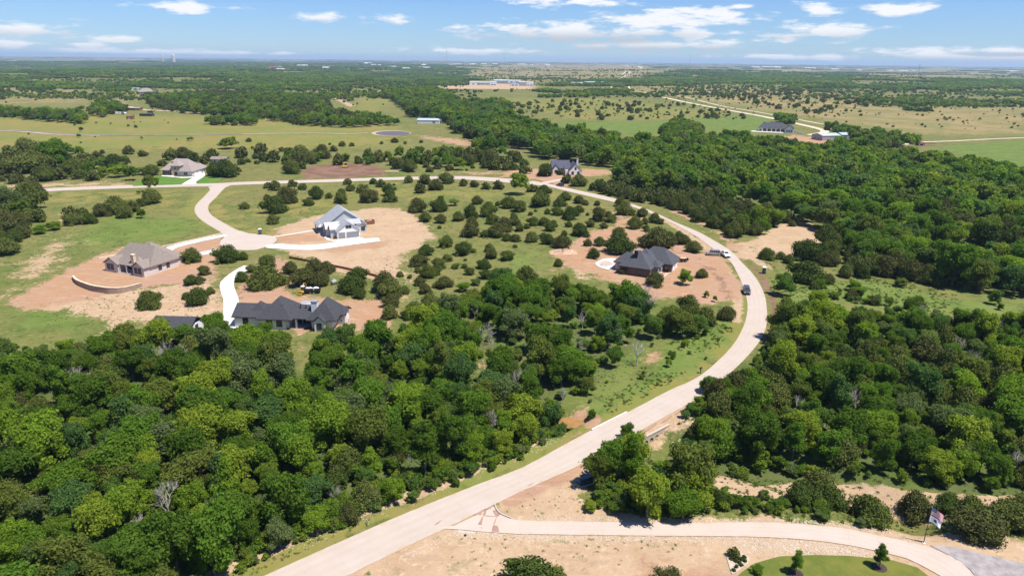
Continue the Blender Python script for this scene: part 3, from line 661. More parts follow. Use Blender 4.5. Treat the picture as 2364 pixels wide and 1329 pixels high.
fr = rows_from(fgT[3:], fgB[3:], 1.3)
drape('joint_bed', fr, MAT['joint'], .091, fd, 1)
i = 0
while i + 3 < len(fr): panel(fr, i, i + 3, 'concrete_panel', MAT['fgdrive'], fd, 0, 1, .1, .012); i += 3
lw = flat('lawn', [(1685, 1345), (1715, 1318), (1742, 1300), (1800, 1284), (1880, 1281), (1960, 1283), (2060, 1293), (2118, 1310), (2150, 1335), (2180, 1400), (1660, 1400)], MAT['lawn'], .09); tag(lw, 'clipped green lawn inside the curve of the drive', kind='structure')
fl = flat('lawn', [(305, 430), (330, 413), (360, 406), (400, 409.5), (420, 412), (446, 411), (419, 426), (400, 427)], MAT['greenlawn'], .08); tag(fl, 'bright watered lawn before the stone house', kind='structure')
fl = flat('lawn', [(456, 424), (454, 420), (476, 406), (512, 405), (508, 420), (480, 424)], MAT['greenlawn'], .08); tag(fl, 'bright watered lawn right of the stone house drive', kind='structure')
pa = flat('path', [(2146, 1258), (2200, 1262), (2364, 1300), (2450, 1325), (2450, 1345), (2262, 1345), (2240, 1315), (2207, 1290)], MAT['asphalt'], .075); tag(pa, 'grey asphalt path joining the curved drive', kind='structure')
ms = MB()
for P in ([(1091, 1189), (1120, 1175), (1134, 1169), (1133, 1175), (1121, 1176), (1112, 1178), (1103, 1188)], [(1104, 1188), (1112, 1179), (1117, 1177), (1110, 1190)], [(1114, 1190), (1119, 1178), (1123, 1178), (1120, 1191)],
          [(1121, 1190), (1146, 1192), (1146, 1193), (1121, 1192)], [(1137, 1178), (1147, 1178), (1156, 1187), (1149, 1193), (1143, 1190)], [(1114, 1192), (1116, 1192), (1112, 1212), (1103, 1211)], [(1146, 1193), (1147, 1193), (1142, 1210), (1139, 1210)], [(1139, 1211), (1149, 1214), (1153, 1228), (1135, 1228), (1137, 1216)]):
    W = wpoly(P); ms.add([(x, y, H(x, y) + .094) for x, y in W], [tuple(range(len(W)))])
for cx, cy, a, b in ((1497, 990, 26, 3), (1540, 968, 16, 2.5), (1480, 1001, 12, 2), (1565, 953, 9, 2), (1330, 1006, 14, 1.6), (1225, 1119, 9, 1.5), (1010, 1208, 12, 1.6)):
    q_ = random.Random(cx); W = [at(cx + a * q_.uniform(.6, 1.1) * math.cos(k * .5236) , cy - a * .5 * q_.uniform(.9, 1.1) * math.cos(k * .5236) + b * q_.uniform(.6, 1.2) * math.sin(k * .5236)) for k in range(12)]; ms.add([(x, y, H(x, y) + .098) for x, y in W], [tuple(range(12))])
so_ = ms.build('mud_stain', MAT['stain']); tag(so_, 'brown washed mud dried on the drive apron and street edges', kind='structure')
def track(label, P, half, mat=MAT['gravelroad'], step=12, dz=.12):
    o = drape('track', center_rows(P, half, step), mat, dz, None, 1); tag(o, label, kind='structure'); return o
FT = [(1480, 160), (1450, 172), (1425, 186), (1413, 203), (1440, 213), (1550, 229), (1650, 249), (1750, 267), (1850, 288), (1905, 303), (1870, 312)]
track('pale gravel track zigzagging down the far prairie', FT, 4.0)
track('second pale gravel track running beside the first', [(1478, 178), (1452, 203), (1530, 219), (1640, 239), (1750, 259), (1900, 287), (2000, 303)], 2.2)
track('short pale gravel spur between the far tracks', [(1455, 178), (1437, 200)], 4)
track('pale gravel loop beside the far red field machine', [(1990, 341), (2060, 339), (2092, 334), (2085, 329), (2060, 327)], 2.4, dz=.2)
track('pale gravel lane crossing the right prairie', [(2060, 331), (2200, 326), (2300, 321), (2420, 317)], 2.2, dz=.2)
track('dark farm lane across the left hay meadow', [(-120, 296), (40, 301), (130, 309), (250, 312), (420, 313), (560, 310), (800, 308)], 3.2, MAT['track'], dz=.2)
track('pale edge of the left farm lane', [(-120, 299), (40, 304), (130, 311.5), (230, 314)], 1.2, dz=.3)
track('pale farm lane to the turnaround', [(560, 310), (700, 308.5), (800, 309.5), (850, 308)], 1.1, dz=.3)
track('pale dirt lane behind the farm yard', [(225, 250), (222, 235), (260, 226), (330, 222)], 4, dz=.3)
track('pale dirt lane passing the farm trailers', [(300, 247), (340, 255), (400, 257), (460, 262)], 3, dz=.3)
track('pale highway cutting far below the horizon', [(1480, 158), (1440, 151.5), (1380, 147), (1340, 145.5)], 22, dz=1)
track('pale far highway bend', [(1312, 139.5), (1318, 137.8), (1345, 137.6)], 60, dz=2)
track('pale farm road under the brown hill', [(1080, 172), (1300, 178), (1440, 170), (1480, 160)], 5, dz=.5)
ring = lambda cx, cy, a, b, n=22: [(cx + a * math.cos(2 * math.pi * k / n), cy + b * math.sin(2 * math.pi * k / n)) for k in range(n)]
rim = flat('road', ring(903, 308, 46, 6.1), simple('earth rim', (.38, .30, .21), .95), .15); tag(rim, 'pale gravel rim around the dark turnaround', kind='structure')
tr = flat('road', ring(907, 308.3, 40, 5.2), MAT['asphalt'], .25); tag(tr, 'dark oval turnaround at the end of the farm lane', kind='structure')
tr.data.materials[0] = simple('dark new asphalt', (.10, .085, .10), .8)
fp = flat('pond', ring(2050, 241, 22, 2.2), MAT['pond'], .3); tag(fp, 'small far pond reflecting the sky', kind='structure')
mp_ = [(1285, 962), (1310, 955), (1345, 962), (1385, 973), (1375, 982), (1345, 985), (1325, 992), (1300, 985), (1288, 975)]
PZ = -1.25
Wm = []
for q in mp_:
    d_ = ray(*q); t_ = (PZ - CH) / d_[2]; Wm.append((d_[0] * t_, d_[1] * t_))
pm = MB(); pm.add([(x, y, PZ) for x, y in Wm], [tuple(range(len(Wm)))])
pool = pm.build('water', MAT['muddy']); tag(pool, 'orange muddy pool beside the culvert crossing', kind='structure')
# ------------------------------------------------------------------ houses
class House:
    def __init__(s, name, label, cat, o, deg):
        s.z = H(*o); s.e = thing(name, label, cat, (o[0], o[1], s.z), R(deg)); s.W = {}; s.Rf = {}
    def wall(s, x0, x1, y0, y1, h, mat): s.W.setdefault(mat, MB()).box(x0, x1, y0, y1, -.8, h); return s
    def gwall(s, x0, x1, y0, y1, z, h, axis, mat): s.W.setdefault(mat, MB()).gwall(x0, x1, y0, y1, -.8, z, h, axis); return s
    def hip(s, mat, *a, **k): s.Rf.setdefault(mat, MB()).hip(*a, **k); return s
    def gable(s, mat, *a, **k): s.Rf.setdefault(mat, MB()).gable(*a, **k); return s
    def opening(s, kind, u, v, z, w_, h_, face, frame='trim', pane='glass', arch=False, bars=1):
        """a window or door: frame proud of the wall, with its pane or leaf as a sub-part"""
        def box(mb, a0, a1, d0, d1, z0, z1):
            if face == 'f': mb.box(u + a0, u + a1, v - d1, v - d0, z0, z1)
            elif face == 'b': mb.box(u + a0, u + a1, v + d0, v + d1, z0, z1)
            elif face == 'r': mb.box(v + d0, v + d1, u + a0, u + a1, z0, z1)
            else: mb.box(v - d1, v - d0, u + a0, u + a1, z0, z1)
        f = .12; a = w_ / 2; m = MB()
        box(m, -a - f, -a, .003, .09, z - f, z + h_ + f); box(m, a, a + f, .003, .09, z - f, z + h_ + f)
        box(m, -a, a, .003, .09, z + h_, z + h_ + f); box(m, -a, a, .003, .09, z - f, z)
        for k in range(1, bars + 1):
            if bars: q = -a + w_ * k / (bars + 1); box(m, q - .04, q + .04, .02, .08, z, z + h_)
        o = m.build(kind, MAT[frame], s.e)
        g = MB(); box(g, -a, a, .004, .035, z, z + h_); g.build('pane' if kind == 'window' else 'leaf', MAT[pane], o)
        return o
    def win(s, u, v, z, w_, h_, face, **k): return s.opening('window', u, v, z, w_, h_, face, **k)
    def garage(s, u, v, w_, face, pane='door_grey', frame='trim'): return s.opening('garage_door', u, v, .1, w_, 2.3, face, frame, pane, bars=0)
    def door(s, u, v, face, frame='trim', pane='door_wood', w_=1.0): return s.opening('door', u, v, .1, w_, 2.1, face, frame, pane, bars=0)
    def post(s, x, y, h, mat='trim', r=.13): MB().box(x - r, x + r, y - r, y + r, -.3, h).build('post', MAT[mat], s.e); return s
    def chimney(s, x, y, z0, z1, mat, a=.6, b=.45, cap='cap'):
        c = MB().box(x - a, x + a, y - b, y + b, z0, z1).build('chimney', MAT[mat], s.e)
        MB().box(x - a - .1, x + a + .1, y - b - .1, y + b + .1, z1 + .002, z1 + .18).build('cap', MAT[cap], c); return s
    def vent(s, x, y, z, h=.5, mat='black', r=.12): MB().tube([(x, y, z - .3), (x, y, z + h)], r, 6).build('roof_vent', MAT[mat], s.e); return s
    def slab(s, x0, x1, y0, y1, z, mat, name='porch_floor'): MB().box(x0, x1, y0, y1, -.5, z).build(name, MAT[mat], s.e); return s
    def done(s):
        for k, m in s.W.items(): m.build('wall', MAT[k], s.e)
        for k, m in s.Rf.items(): m.build('roof', MAT[k], s.e)
        return s.e
HOUSES = []
def house(name, label, cat, px, deg, rad, dz=0.0, off=(0, 0)):
    o = at(*px); o = (o[0] + off[0], o[1] + off[1]); c, s_ = math.cos(R(deg)), math.sin(R(deg))
    HOUSES.append((o[0] + c * rad * .6 - s_ * rad * .5, o[1] + s_ * rad * .6 + c * rad * .5, rad))
    return House(name, label, cat, o, deg)
# brown hipped house on the red pad
A = house('house', 'pale brick house with a brown hipped roof on bare red earth', 'house', (244.5, 624.5), -22, 13)
A.wall(0, 5.6, 0, 4, 2.7, 'brick_pale').wall(12, 16.6, 0, 4, 2.7, 'brick_pale').wall(.02, 16.58, 3, 13, 2.72, 'brick_pale').wall(6, 15, 12.9, 16, 2.69, 'brick_pale')
A.hip('roof_brown', 0, 16.6, 2.6, 13, 2.75, 5.0, ov=.5, rz=2.2).gable('roof_brown', 0, 5.6, 0, 7, 2.76, 2.0, 'y').gable('roof_brown', 12, 16.6, 0, 7, 2.765, 1.9, 'y').hip('roof_brown', 2.5, 15.2, 4, 16, 2.77, 5.3, ov=.45)
A.gwall(0.03, 5.57, .03, 6, 2.7, 2.0, 'y', 'brick_pale').gwall(12.03, 16.57, .03, 6, 2.7, 1.9, 'y', 'brick_pale')
A.hip('roof_brown', 2.8, 14, 0.6, 6.2, 2.74, 2.2, ov=.2)
for u in (1.6, 3.2, 13.3, 14.9): A.win(u, 0.03, .75, 1.1, 1.7, 'f', frame='darktrim')
A.win(6.0, 16.58, .8, 1.0, 1.3, 'r', frame='darktrim'); A.win(9.0, 16.58, .8, 1.0, 1.3, 'r', frame='darktrim')
A.win(7.2, 3.0, .6, 1.6, 1.8, 'f', frame='darktrim'); A.door(9.4, 3.0, 'f'); A.win(10.9, 3.0, .6, 1.4, 1.8, 'f', frame='darktrim')
A.slab(5.6, 12, .3, 3, .12, 'drive').post(8.7, .5, 2.6).post(5.85, .5, 2.6).post(11.8, .5, 2.6)
A.chimney(11.0, 1.6, 2.0, 6.0, 'cap').vent(9.5, 9, 7).vent(12, 8, 6.6).vent(13.2, 7.5, 6.2); A.done()
# metal roofed farmhouse
B = house('house', 'white farmhouse with a tall standing seam metal roof and grey garage doors', 'house', (779.5, 552), 25, 14)
B.gwall(0, 8.4, 0, 8, 3.0, 3.3, 'y', 'white').gable('roof_metal', 0, 8.4, 0, 9, 3.0, 3.3, 'y', ov=.45, end=.4)
B.gwall(-3.2, 12.6, 7.9, 20, 3.2, 5.9, 'y', 'greysiding').gable('roof_metal', -3.2, 12.6, 7.9, 20, 3.25, 5.9, 'y', ov=.5, end=.45)
B.wall(-3.19, 0, 5.0, 9.0, 3.1, 'greysiding').gable('roof_metal', -3.19, 2.5, 4.6, 9.5, 3.12, 2.0, 'x', ov=.3, end=.3)
B.wall(-2.0, .0, 2.5, 5.1, 3.3, 'greysiding').gable('roof_metal', -2.0, 3.5, 2.3, 6.0, 3.32, 1.5, 'x', ov=.3, end=.3)
B.gable('roof_metal', 5.0, 9.6, 3.4, 8.0, 4.6, 1.4, 'x', ov=.3, end=.3).wall(8.0, 9.4, 3.6, 7.9, 4.6, 'white')
B.gwall(9.8, 12.62, 6.6, 9, 2.9, 1.2, 'y', 'greysiding').gable('roof_metal', 9.6, 12.64, 6.6, 12, 2.92, 1.2, 'y', ov=.3)
B.hip('roof_metal', -5.0, -3.0, 11, 20, 2.7, .9, ov=.2).post(-4.8, 11.4, 2.6, 'door_wood').post(-4.8, 15.4, 2.6, 'door_wood').post(-4.8, 19.6, 2.6, 'door_wood')
B.slab(-5.1, -3.2, 11, 20, .15, 'drive')
B.garage(1.65, 0, 2.5, 'f'); B.garage(5.75, 0, 4.6, 'f'); B.win(3.75, 0, 3.9, .75, .85, 'f', frame='black'); B.win(4.85, 0, 3.9, .75, .85, 'f', frame='black')
B.win(11.2, 6.6, 1.0, 1.2, 1.4, 'f', frame='black'); B.win(7.0, -3.19, .8, 1.4, 1.6, 'l', frame='black'); B.win(13.2, -3.2, .8, 1.2, 1.6, 'l', frame='black'); B.door(16.5, -3.2, 'l'); B.win(18.5, -3.2, .8, 1.2, 1.6, 'l', frame='black')
B.win(14, 12.6, .8, 1.4, 1.6, 'r', frame='black'); B.win(3.4, 8.4, .9, .9, 1.2, 'r', frame='black'); B.vent(1.5, 14, 7.4, .5, 'steel'); B.done()
# long charcoal roof among the near trees
C = house('house', 'long white house under charcoal hips with a white chimney beside the wood', 'house', (562, 737), -3, 16)
C.wall(.2, 25, -1.6, 2.2, 2.8, 'white').wall(.2, 14.0, -5.2, -1.55, 2.79, 'white').wall(20.3, 25.02, -5.2, -1.55, 2.79, 'white')
C.gable('roof_char', 0, 21.5, -5.2, 2.2, 2.85, 2.3, 'x', ov=.45).hip('roof_char', 6.6, 15.0, -6.4, 3.4, 2.87, 4.3, ov=.4).hip('roof_char', 19.2, 26.0, -6.2, 3.2, 2.86, 4.2, ov=.3)
C.hip('roof_char', 3.2, 8.2, -4.5, 1.2, 2.9, 2.9, ov=.2).gable('roof_char', 22, 27.4, -1.8, 2.6, 2.9, 1.5, 'x', ov=.35).wall(24.9, 27.1, -1.7, 2.4, 2.85, 'white')
C.gwall(21.2, 23.6, -7.2, -5, 2.8, 1.6, 'y', 'whitebrick').gable('roof_char', 21.1, 23.7, -7.2, -3, 2.83, 1.6, 'y', ov=.3)
C.wall(7.4, 13.6, -6.2, -5, 2.78, 'white')
C.slab(14, 20.3, -5.2, -1.6, .12, 'drive'); C.post(15.9, -5.0, 2.75, 'white', .22).post(20.0, -5.0, 2.75, 'white', .2)
for u in (15.2, 17.2, 19.0): C.win(u, -1.6, .3, 1.4, 2.0, 'f', frame='black')
C.win(25.9, -1.7, .9, 1.0, 1.5, 'f', frame='black'); C.win(9.5, -6.2, .9, 1.2, 1.4, 'f', frame='black'); C.win(12, -6.2, .9, 1.2, 1.4, 'f', frame='black'); C.win(22.4, -7.2, .8, 1.0, 1.5, 'f', frame='black'); C.win(3, -5.2, .9, 1.2, 1.4, 'f', frame='black')
C.chimney(20.2, -3.0, 2.9, 6.6, 'white', .75, .6, 'steel').vent(16.4, -2.6, 4.6, .9).vent(17.8, -2.6, 4.6, .9).vent(12.2, -4, 5.2, .4)
C.wall(13.2, 17.0, 2.3, 8.0, 2.6, 'white').hip('roof_metal', 13.2, 17.0, 2.3, 8.0, 2.65, .35, ov=.25, th=.15); C.win(15, 8.0, .5, 1.4, 1.8, 'b', frame='black'); C.done()
# partly hidden dark shed roof left of it
C2 = house('garage', 'low dark roofed garage half hidden by near tree crowns', 'garage', (352, 778), -2, 6)
C2.wall(0, 9.5, 0, 6.5, 2.6, 'white').gable('roof_char', 0, 9.5, 0, 6.5, 2.65, 1.7, 'x'); C2.garage(3, 0, 3.6, 'f'); C2.win(7, 0, 1, 1.2, 1.2, 'f', frame='black'); C2.win(3.2, 9.5, 1, 1.1, 1.2, 'r', frame='black'); C2.done()
# brown brick house with the unfinished pool
D = house('house', 'brown brick house with a charcoal hipped roof beside an unfinished pool', 'house', (1430, 631), -27, 12)
D.wall(0, 9.6, 0, 9, 2.75, 'brick_dark').wall(3, 14.2, 9.02, 17.5, 2.75, 'brick_dark').wall(-2.6, .02, 3.4, 8, 2.6, 'brick_pale').wall(.4, 6, 8.9, 15, 2.7, 'brick_dark')
D.hip('roof_dark', 0, 9.6, 0, 9.4, 2.8, 4.4, ov=.6).hip('roof_dark', 3, 14.2, 8.6, 17.5, 2.82, 4.1, ov=.6, rz=.6).hip('roof_dark', -2.8, 5, 3.2, 9, 2.84, 2.9, ov=.5).hip('roof_dark', 1.2, 9.8, 4.5, 13.5, 2.81, 4.15, ov=.4).hip('roof_dark', 8.6, 11.6, 3.4, 7.4, 2.83, 1.7, ov=.4)
D.post(11.5, 3.6, 2.7, 'trim', .2).post(11.5, 7.2, 2.7, 'trim', .2).slab(9.6, 11.8, 3.2, 7.6, .14, 'drive'); D.door(5.4, 9.6, 'r', w_=1.6)
D.win(2.5, 0, .8, 1.4, 1.4, 'f', frame='darktrim'); D.win(6.5, 0, .8, 1.4, 1.4, 'f', frame='darktrim'); D.win(10.8, 9.02, .8, 1.2, 1.4, 'f', frame='darktrim'); D.win(12.8, 9.02, .8, 1.2, 1.4, 'f', frame='darktrim')
D.win(2, 9.6, .8, 1.2, 1.4, 'r', frame='trim'); D.win(8.3, 9.6, .8, .8, 1.4, 'r', frame='trim'); D.garage(12.0, 14.2, 2.7, 'r', 'white'); D.garage(15.4, 14.2, 2.7, 'r', 'white'); D.win(5.7, -2.6, .8, 1.6, 1.5, 'l', frame='darktrim')
D.chimney(4.3, 2.6, 4.2, 7.6, 'black', .5, .5, 'steel'); D.done()
# white gabled house
E_ = house('house', 'white gabled house with steep slate roofs behind dark roadside junipers', 'house', (1314, 406), 2, 17)
E_.gwall(0, 7.3, 0, 13, 2.9, 4.2, 'y', 'whitebrick').gable('roof_blue', 0, 7.3, 0, 13, 2.95, 4.2, 'y', ov=.4, end=.25)
E_.gwall(-9.5, 1.5, 9, 18, 2.9, 4.4, 'x', 'whitebrick').gable('roof_blue', -9.5, 1.2, 9, 18, 2.96, 4.4, 'x', ov=.4, end=.25)
E_.gwall(-9.2, -5.2, 6, 10, 2.9, 2.6, 'y', 'whitebrick').gable('roof_blue', -9.2, -5.2, 6, 13, 2.94, 2.6, 'y', ov=.3, end=.2)
E_.wall(-15, -9.4, 12, 19, 2.8, 'white').gable('roof_blue', -15, -9.6, 12, 19, 2.85, 1.6, 'x'); E_.wall(-2.0, 0.02, 3, 9, 2.85, 'whitebrick').gable('roof_blue', -2.2, 2, 4.6, 9, 2.9, 2.4, 'x', ov=.3)
E_.win(3.65, 0, 3.6, .8, 1.3, 'f', frame='black'); E_.win(2, 0, .8, 1.2, 1.6, 'f', frame='black'); E_.win(5.4, 0, .8, 1.2, 1.6, 'f', frame='black'); E_.door(6, -2.0, 'l'); E_.win(-7.2, 6, .8, 1.4, 1.6, 'f', frame='black')
E_.win(-3.6, 9, .8, 1.6, 1.7, 'f', frame='black'); E_.win(-12, 12, .8, 1.4, 1.5, 'f', frame='black'); E_.win(6, 7.3, .8, 1.2, 1.5, 'r', frame='black'); E_.chimney(5.6, 8.5, 4, 8.6, 'whitebrick', .5, .5); E_.done()
# stone house far left
F_ = house('house', 'taupe roofed stone house with a two storey entrance on a green lawn', 'house', (374, 404.5), -4, 14)
F_.wall(0, 6, 1, 12, 2.9, 'brick_dark').wall(5.5, 17, 2, 14, 3.0, 'brick_pale').wall(12.2, 19.6, -3, 10, 2.9, 'brick_pale').wall(6.2, 11.4, -.6, 4, 5.6, 'stone').wall(16.9, 19.0, 9.9, 14.5, 2.88, 'white')
F_.hip('roof_taupe', 0, 17.4, 1, 14, 3.02, 5.6, ov=.5, rz=1.5).hip('roof_taupe', 12.2, 19.6, -3, 10, 3.0, 4.4, ov=.5).hip('roof_taupe', 6.2, 11.4, -.6, 6.5, 5.62, 2.6, ov=.45).hip('roof_taupe', -.4, 6, .4, 8, 2.96, 3.0, ov=.4).hip('roof_taupe', 14, 19.2, 8, 15, 2.98, 2.6, ov=.4)
F_.win(8.8, -.6, 3.3, 1.2, 1.7, 'f', frame='white'); F_.door(8.8, -.6, 'f', 'stone', 'black', 1.9); F_.win(2.8, 1, .8, 2.4, 1.5, 'f', frame='trim'); F_.win(15.9, -3, .9, 2.0, 1.5, 'f', frame='trim'); F_.garage(1.0, 19.6, 2.8, 'r', 'white'); F_.garage(5.0, 19.6, 2.8, 'r', 'white'); F_.win(8.4, 19.6, .9, 1, 1.4, 'r'); F_.win(11.7, 19.0, .9, 1.2, 1.4, 'r')
F_.chimney(4.6, 5, 4, 7.2, 'stone'); F_.done()
# small red brick shed near it
S_ = house('shed', 'small reddish shed half hidden behind junipers right of the stone house', 'shed', (486, 377), -4, 5); S_.gwall(0, 10, 0, 6, 2.6, 1.4, 'x', 'brick_pale').gable('roof_brown', 0, 10, 0, 6, 2.65, 1.4, 'x'); S_.door(3, 0, 'f'); S_.win(7, 0, 1, 1.3, 1.1, 'f'); S_.done()
# far house with an arched porch, and two sheds
G_ = house('house', 'white far house with an arched porch under a grey roof', 'house', (1750, 303), -24, 18)
G_.wall(0, 25, 2, 14, 3.3, 'whitebrick').hip('roof_dark', 0, 26, 0, 14, 3.7, 5, ov=.5, rz=3).gwall(25, 33, -1.5, 13, 3.3, 4, 'y', 'whitebrick').gable('roof_dark', 25, 33, -1.5, 13, 3.6, 4, 'y')
for k in range(5): G_.post(4 + 4.2 * k, .2, 3.6, 'whitebrick', .35); G_.win(6.1 + 4.2 * k, 2, .2, 3.2, 2.5, 'f', frame='stone')
for u in (27, 29, 31): G_.win(u, -1.5, .8, 1.2, 1.6, 'f')
G_.win(2, 2, .8, 1.5, 1.4, 'f'); G_.slab(-6, 24, -8, 1.9, .15, 'drive', 'terrace'); G_.chimney(6, 6, 6, 9.8, 'whitebrick'); G_.done()
def shed(label, px, deg, L_, W_, h, rise, wall='shed_wall', roof='shed_roof', doors=((.3, 3.5),), cat='shed', name='metal_shed'):
    s_ = house(name, label, cat, px, deg, max(L_, W_) * .6); s_.gwall(0, L_, 0, W_, h, rise, 'x', wall).gable(roof, 0, L_, 0, W_, h + .05, rise, 'x', ov=.3, th=.12, end=.2)
    for f, wd in doors: s_.opening('door', L_ * f, 0, .1, wd, min(3.4, h - .6), 'f', 'trim', 'door_grey', bars=0)
    s_.win(W_ * .35, 0, 1.0, 1.6, 1.6, 'l'); s_.win(W_ * .65, 0, 1.0, 1.6, 1.6, 'l'); s_.done(); return s_
shed('tan metal shed with a pale roof, left of the two by the red yard', (1898, 325), 14, 19, 15, 4.2, 1.6, doors=())
shed('tan metal shed with an open bay, right of the two by the red yard', (1943, 322.5), 8, 31, 13, 4.2, 1.5, doors=((.1, 4), (.62, 2.4)))
shed('long white metal barn at the edge of the creek wood', (963, 285), -3, 24, 12, 3.4, 1.6, 'white', 'shed_roof', ((.75, 3),), 'barn', 'barn')
# far farmstead on the left
K = house('house', 'far grey roofed house on the wooded rise at left', 'house', (319, 217), 8, 16); K.wall(0, 24, 0, 14, 3.5, 'brick_pale').hip('roof_taupe', 0, 24, 0, 14, 3.6, 7, ov=.6).wall(23.9, 32, 2, 12, 3.3, 'white').hip('roof_dark', 24, 32, 2, 12, 3.4, 3); K.win(6, 0, .8, 2, 1.8, 'f'); K.win(16, 0, .8, 2, 1.8, 'f'); K.done()
shed('far pale flat shed left of the wooded rise house', (303, 209), 4, 16, 9, 4, 1, 'white', 'shed_roof', (), 'shed')
shed('red shed standing in the far farm yard', (292, 276), 5, 6, 6, 3.2, 1.4, 'rust', 'rust', ((.5, 2),), 'shed', 'farm_shed')
shed('long pinkish roofed open shelter in the far farm yard', (292, 255), -6, 17, 8, 2.8, 1, 'rust', 'roof_taupe', ((.8, 4),), 'shed', 'farm_shed')
shed('dark roofed open shelter at the right of the far farm yard', (322, 268.5), 2, 14, 6, 2.6, .6, 'darktrim', 'roof_dark', (), 'shed', 'farm_shed')
# industrial sheds on the pale yard
for px, L_, W_, h, r_, lab in (((1084, 196), 34, 60, 6, 2, 'row of white bays, leftmost industrial shed on the pale yard'), ((1106, 196.5), 30, 45, 6, 2, 'blue grey industrial shed second from the left on the pale yard'),
        ((1131, 197.5), 18, 26, 8, 2, 'small white square industrial shed at the front of the pale yard'), ((1140, 192), 40, 60, 7, 3, 'long blue grey industrial shed in the middle of the pale yard'), ((1172, 191.5), 40, 60, 6, 2, 'low white industrial shed behind the middle of the pale yard'),
        ((1198, 198.5), 20, 30, 9, 2, 'pale industrial shed with dark openings near the right end of the pale yard'), ((1214, 198.5), 20, 30, 8, 2, 'white industrial shed at the right end of the pale yard'), ((1178, 199), 22, 14, 4, 1, 'low white store at the front right of the pale yard'),
        ((1318, 196), 40, 20, 5, 2, 'white long shed in the trees left of the far tracks'), ((1350, 194), 60, 20, 5, 2, 'low pale shed in the trees below the far tracks')):
    shed(lab, px, 3, L_, W_, h, r_, 'white' if 'white' in lab else 'shed_wall', 'shed_roof', ((.3, 6), (.7, 6)), 'industrial shed', 'industrial_shed')
# ------------------------------------------------------------------ trees
rng = np.random.default_rng(11)
def leaf_mat(name, cols, transl, var=.5):
    t = NT(name); o = t.obj(); gi = t.new('ShaderNodeNewGeometry')
    cr = t.new('ShaderNodeValToRGB'); e = cr.color_ramp.elements
    while len(e) < len(cols): e.new(.5)
    for k, c in enumerate(cols): e[k].position = k / (len(cols) - 1); e[k].color = (*c, 1)
    oi = t.new('ShaderNodeObjectInfo'); t.l.new(oi.outputs['Random'], cr.inputs[0])
    base = t.mix(oi.outputs['Alpha'], oi.outputs['Color'], cr.outputs[0])
    isl = gi.outputs['Random Per Island']
    c = t.mix(t.math('MULTIPLY', isl, var), base, t.mix(1.0, base, (1.8, 1.65, 1.3), 'MULTIPLY'))
    c = t.mix(t.step(t.noise(1.6, 2, .5, o), .42, .62, 0, .35), c, t.mix(1.0, c, (.62, .7, .6), 'MULTIPLY'))
    d = t.new('ShaderNodeBsdfDiffuse'); tr = t.new('ShaderNodeBsdfTranslucent'); mx = t.new('ShaderNodeMixShader'); mx.inputs[0].default_value = transl
    t.set(d.inputs[0], c); t.set(tr.inputs[0], t.mix(1.0, c, (1.1, 1.25, .7), 'MULTIPLY')); t.l.new(d.outputs[0], mx.inputs[1]); t.l.new(tr.outputs[0], mx.inputs[2]); t.l.new(mx.outputs[0], t.out.inputs[0])
    return t.m
LEAFC = [('dark green', (.058, .115, .016)), ('mid green', (.098, .185, .022)), ('blue green', (.066, .135, .046)), ('lime green', (.150, .245, .026)), ('olive green', (.115, .150, .036)), ('deep green', (.072, .140, .020)), ('yellow green', (.190, .260, .032)), ('grey green', (.110, .155, .070)), ('fresh green', (.085, .175, .022))]
JUNC = [('dark green', (.046, .070, .018)), ('olive', (.070, .092, .024)), ('brownish', (.064, .072, .026)), ('pale olive', (.088, .108, .032))]
LEAFM = (.115, .178, .032)
LEAFC = [(n_, tuple(.82 * v * k + .18 * m for v, k, m in zip(c_, (1.24, 1.13, 1.1), LEAFM))) for n_, c_ in LEAFC]
MAT['leaf'] = leaf_mat('broad leaves', [c for _, c in LEAFC], .54)
MAT['juniper'] = leaf_mat('juniper sprays', [c for _, c in JUNC], .15, .9)
MAT['weed'] = leaf_mat('weed leaves', [(.11, .155, .04), (.15, .19, .05), (.19, .185, .075)], .3)
ICO = {}
for sub in (0, 1):
    b_ = bmesh.new(); bmesh.ops.create_icosphere(b_, subdivisions=sub + 1, radius=1); b_.verts.ensure_lookup_table()
    ICO[sub] = (np.array([v.co[:] for v in b_.verts]), [tuple(v.index for v in f.verts) for f in b_.faces]); b_.free()
def dirs(n, r):
    v = r.normal(size=(n, 3)); return v / np.linalg.norm(v, axis=1)[:, None]
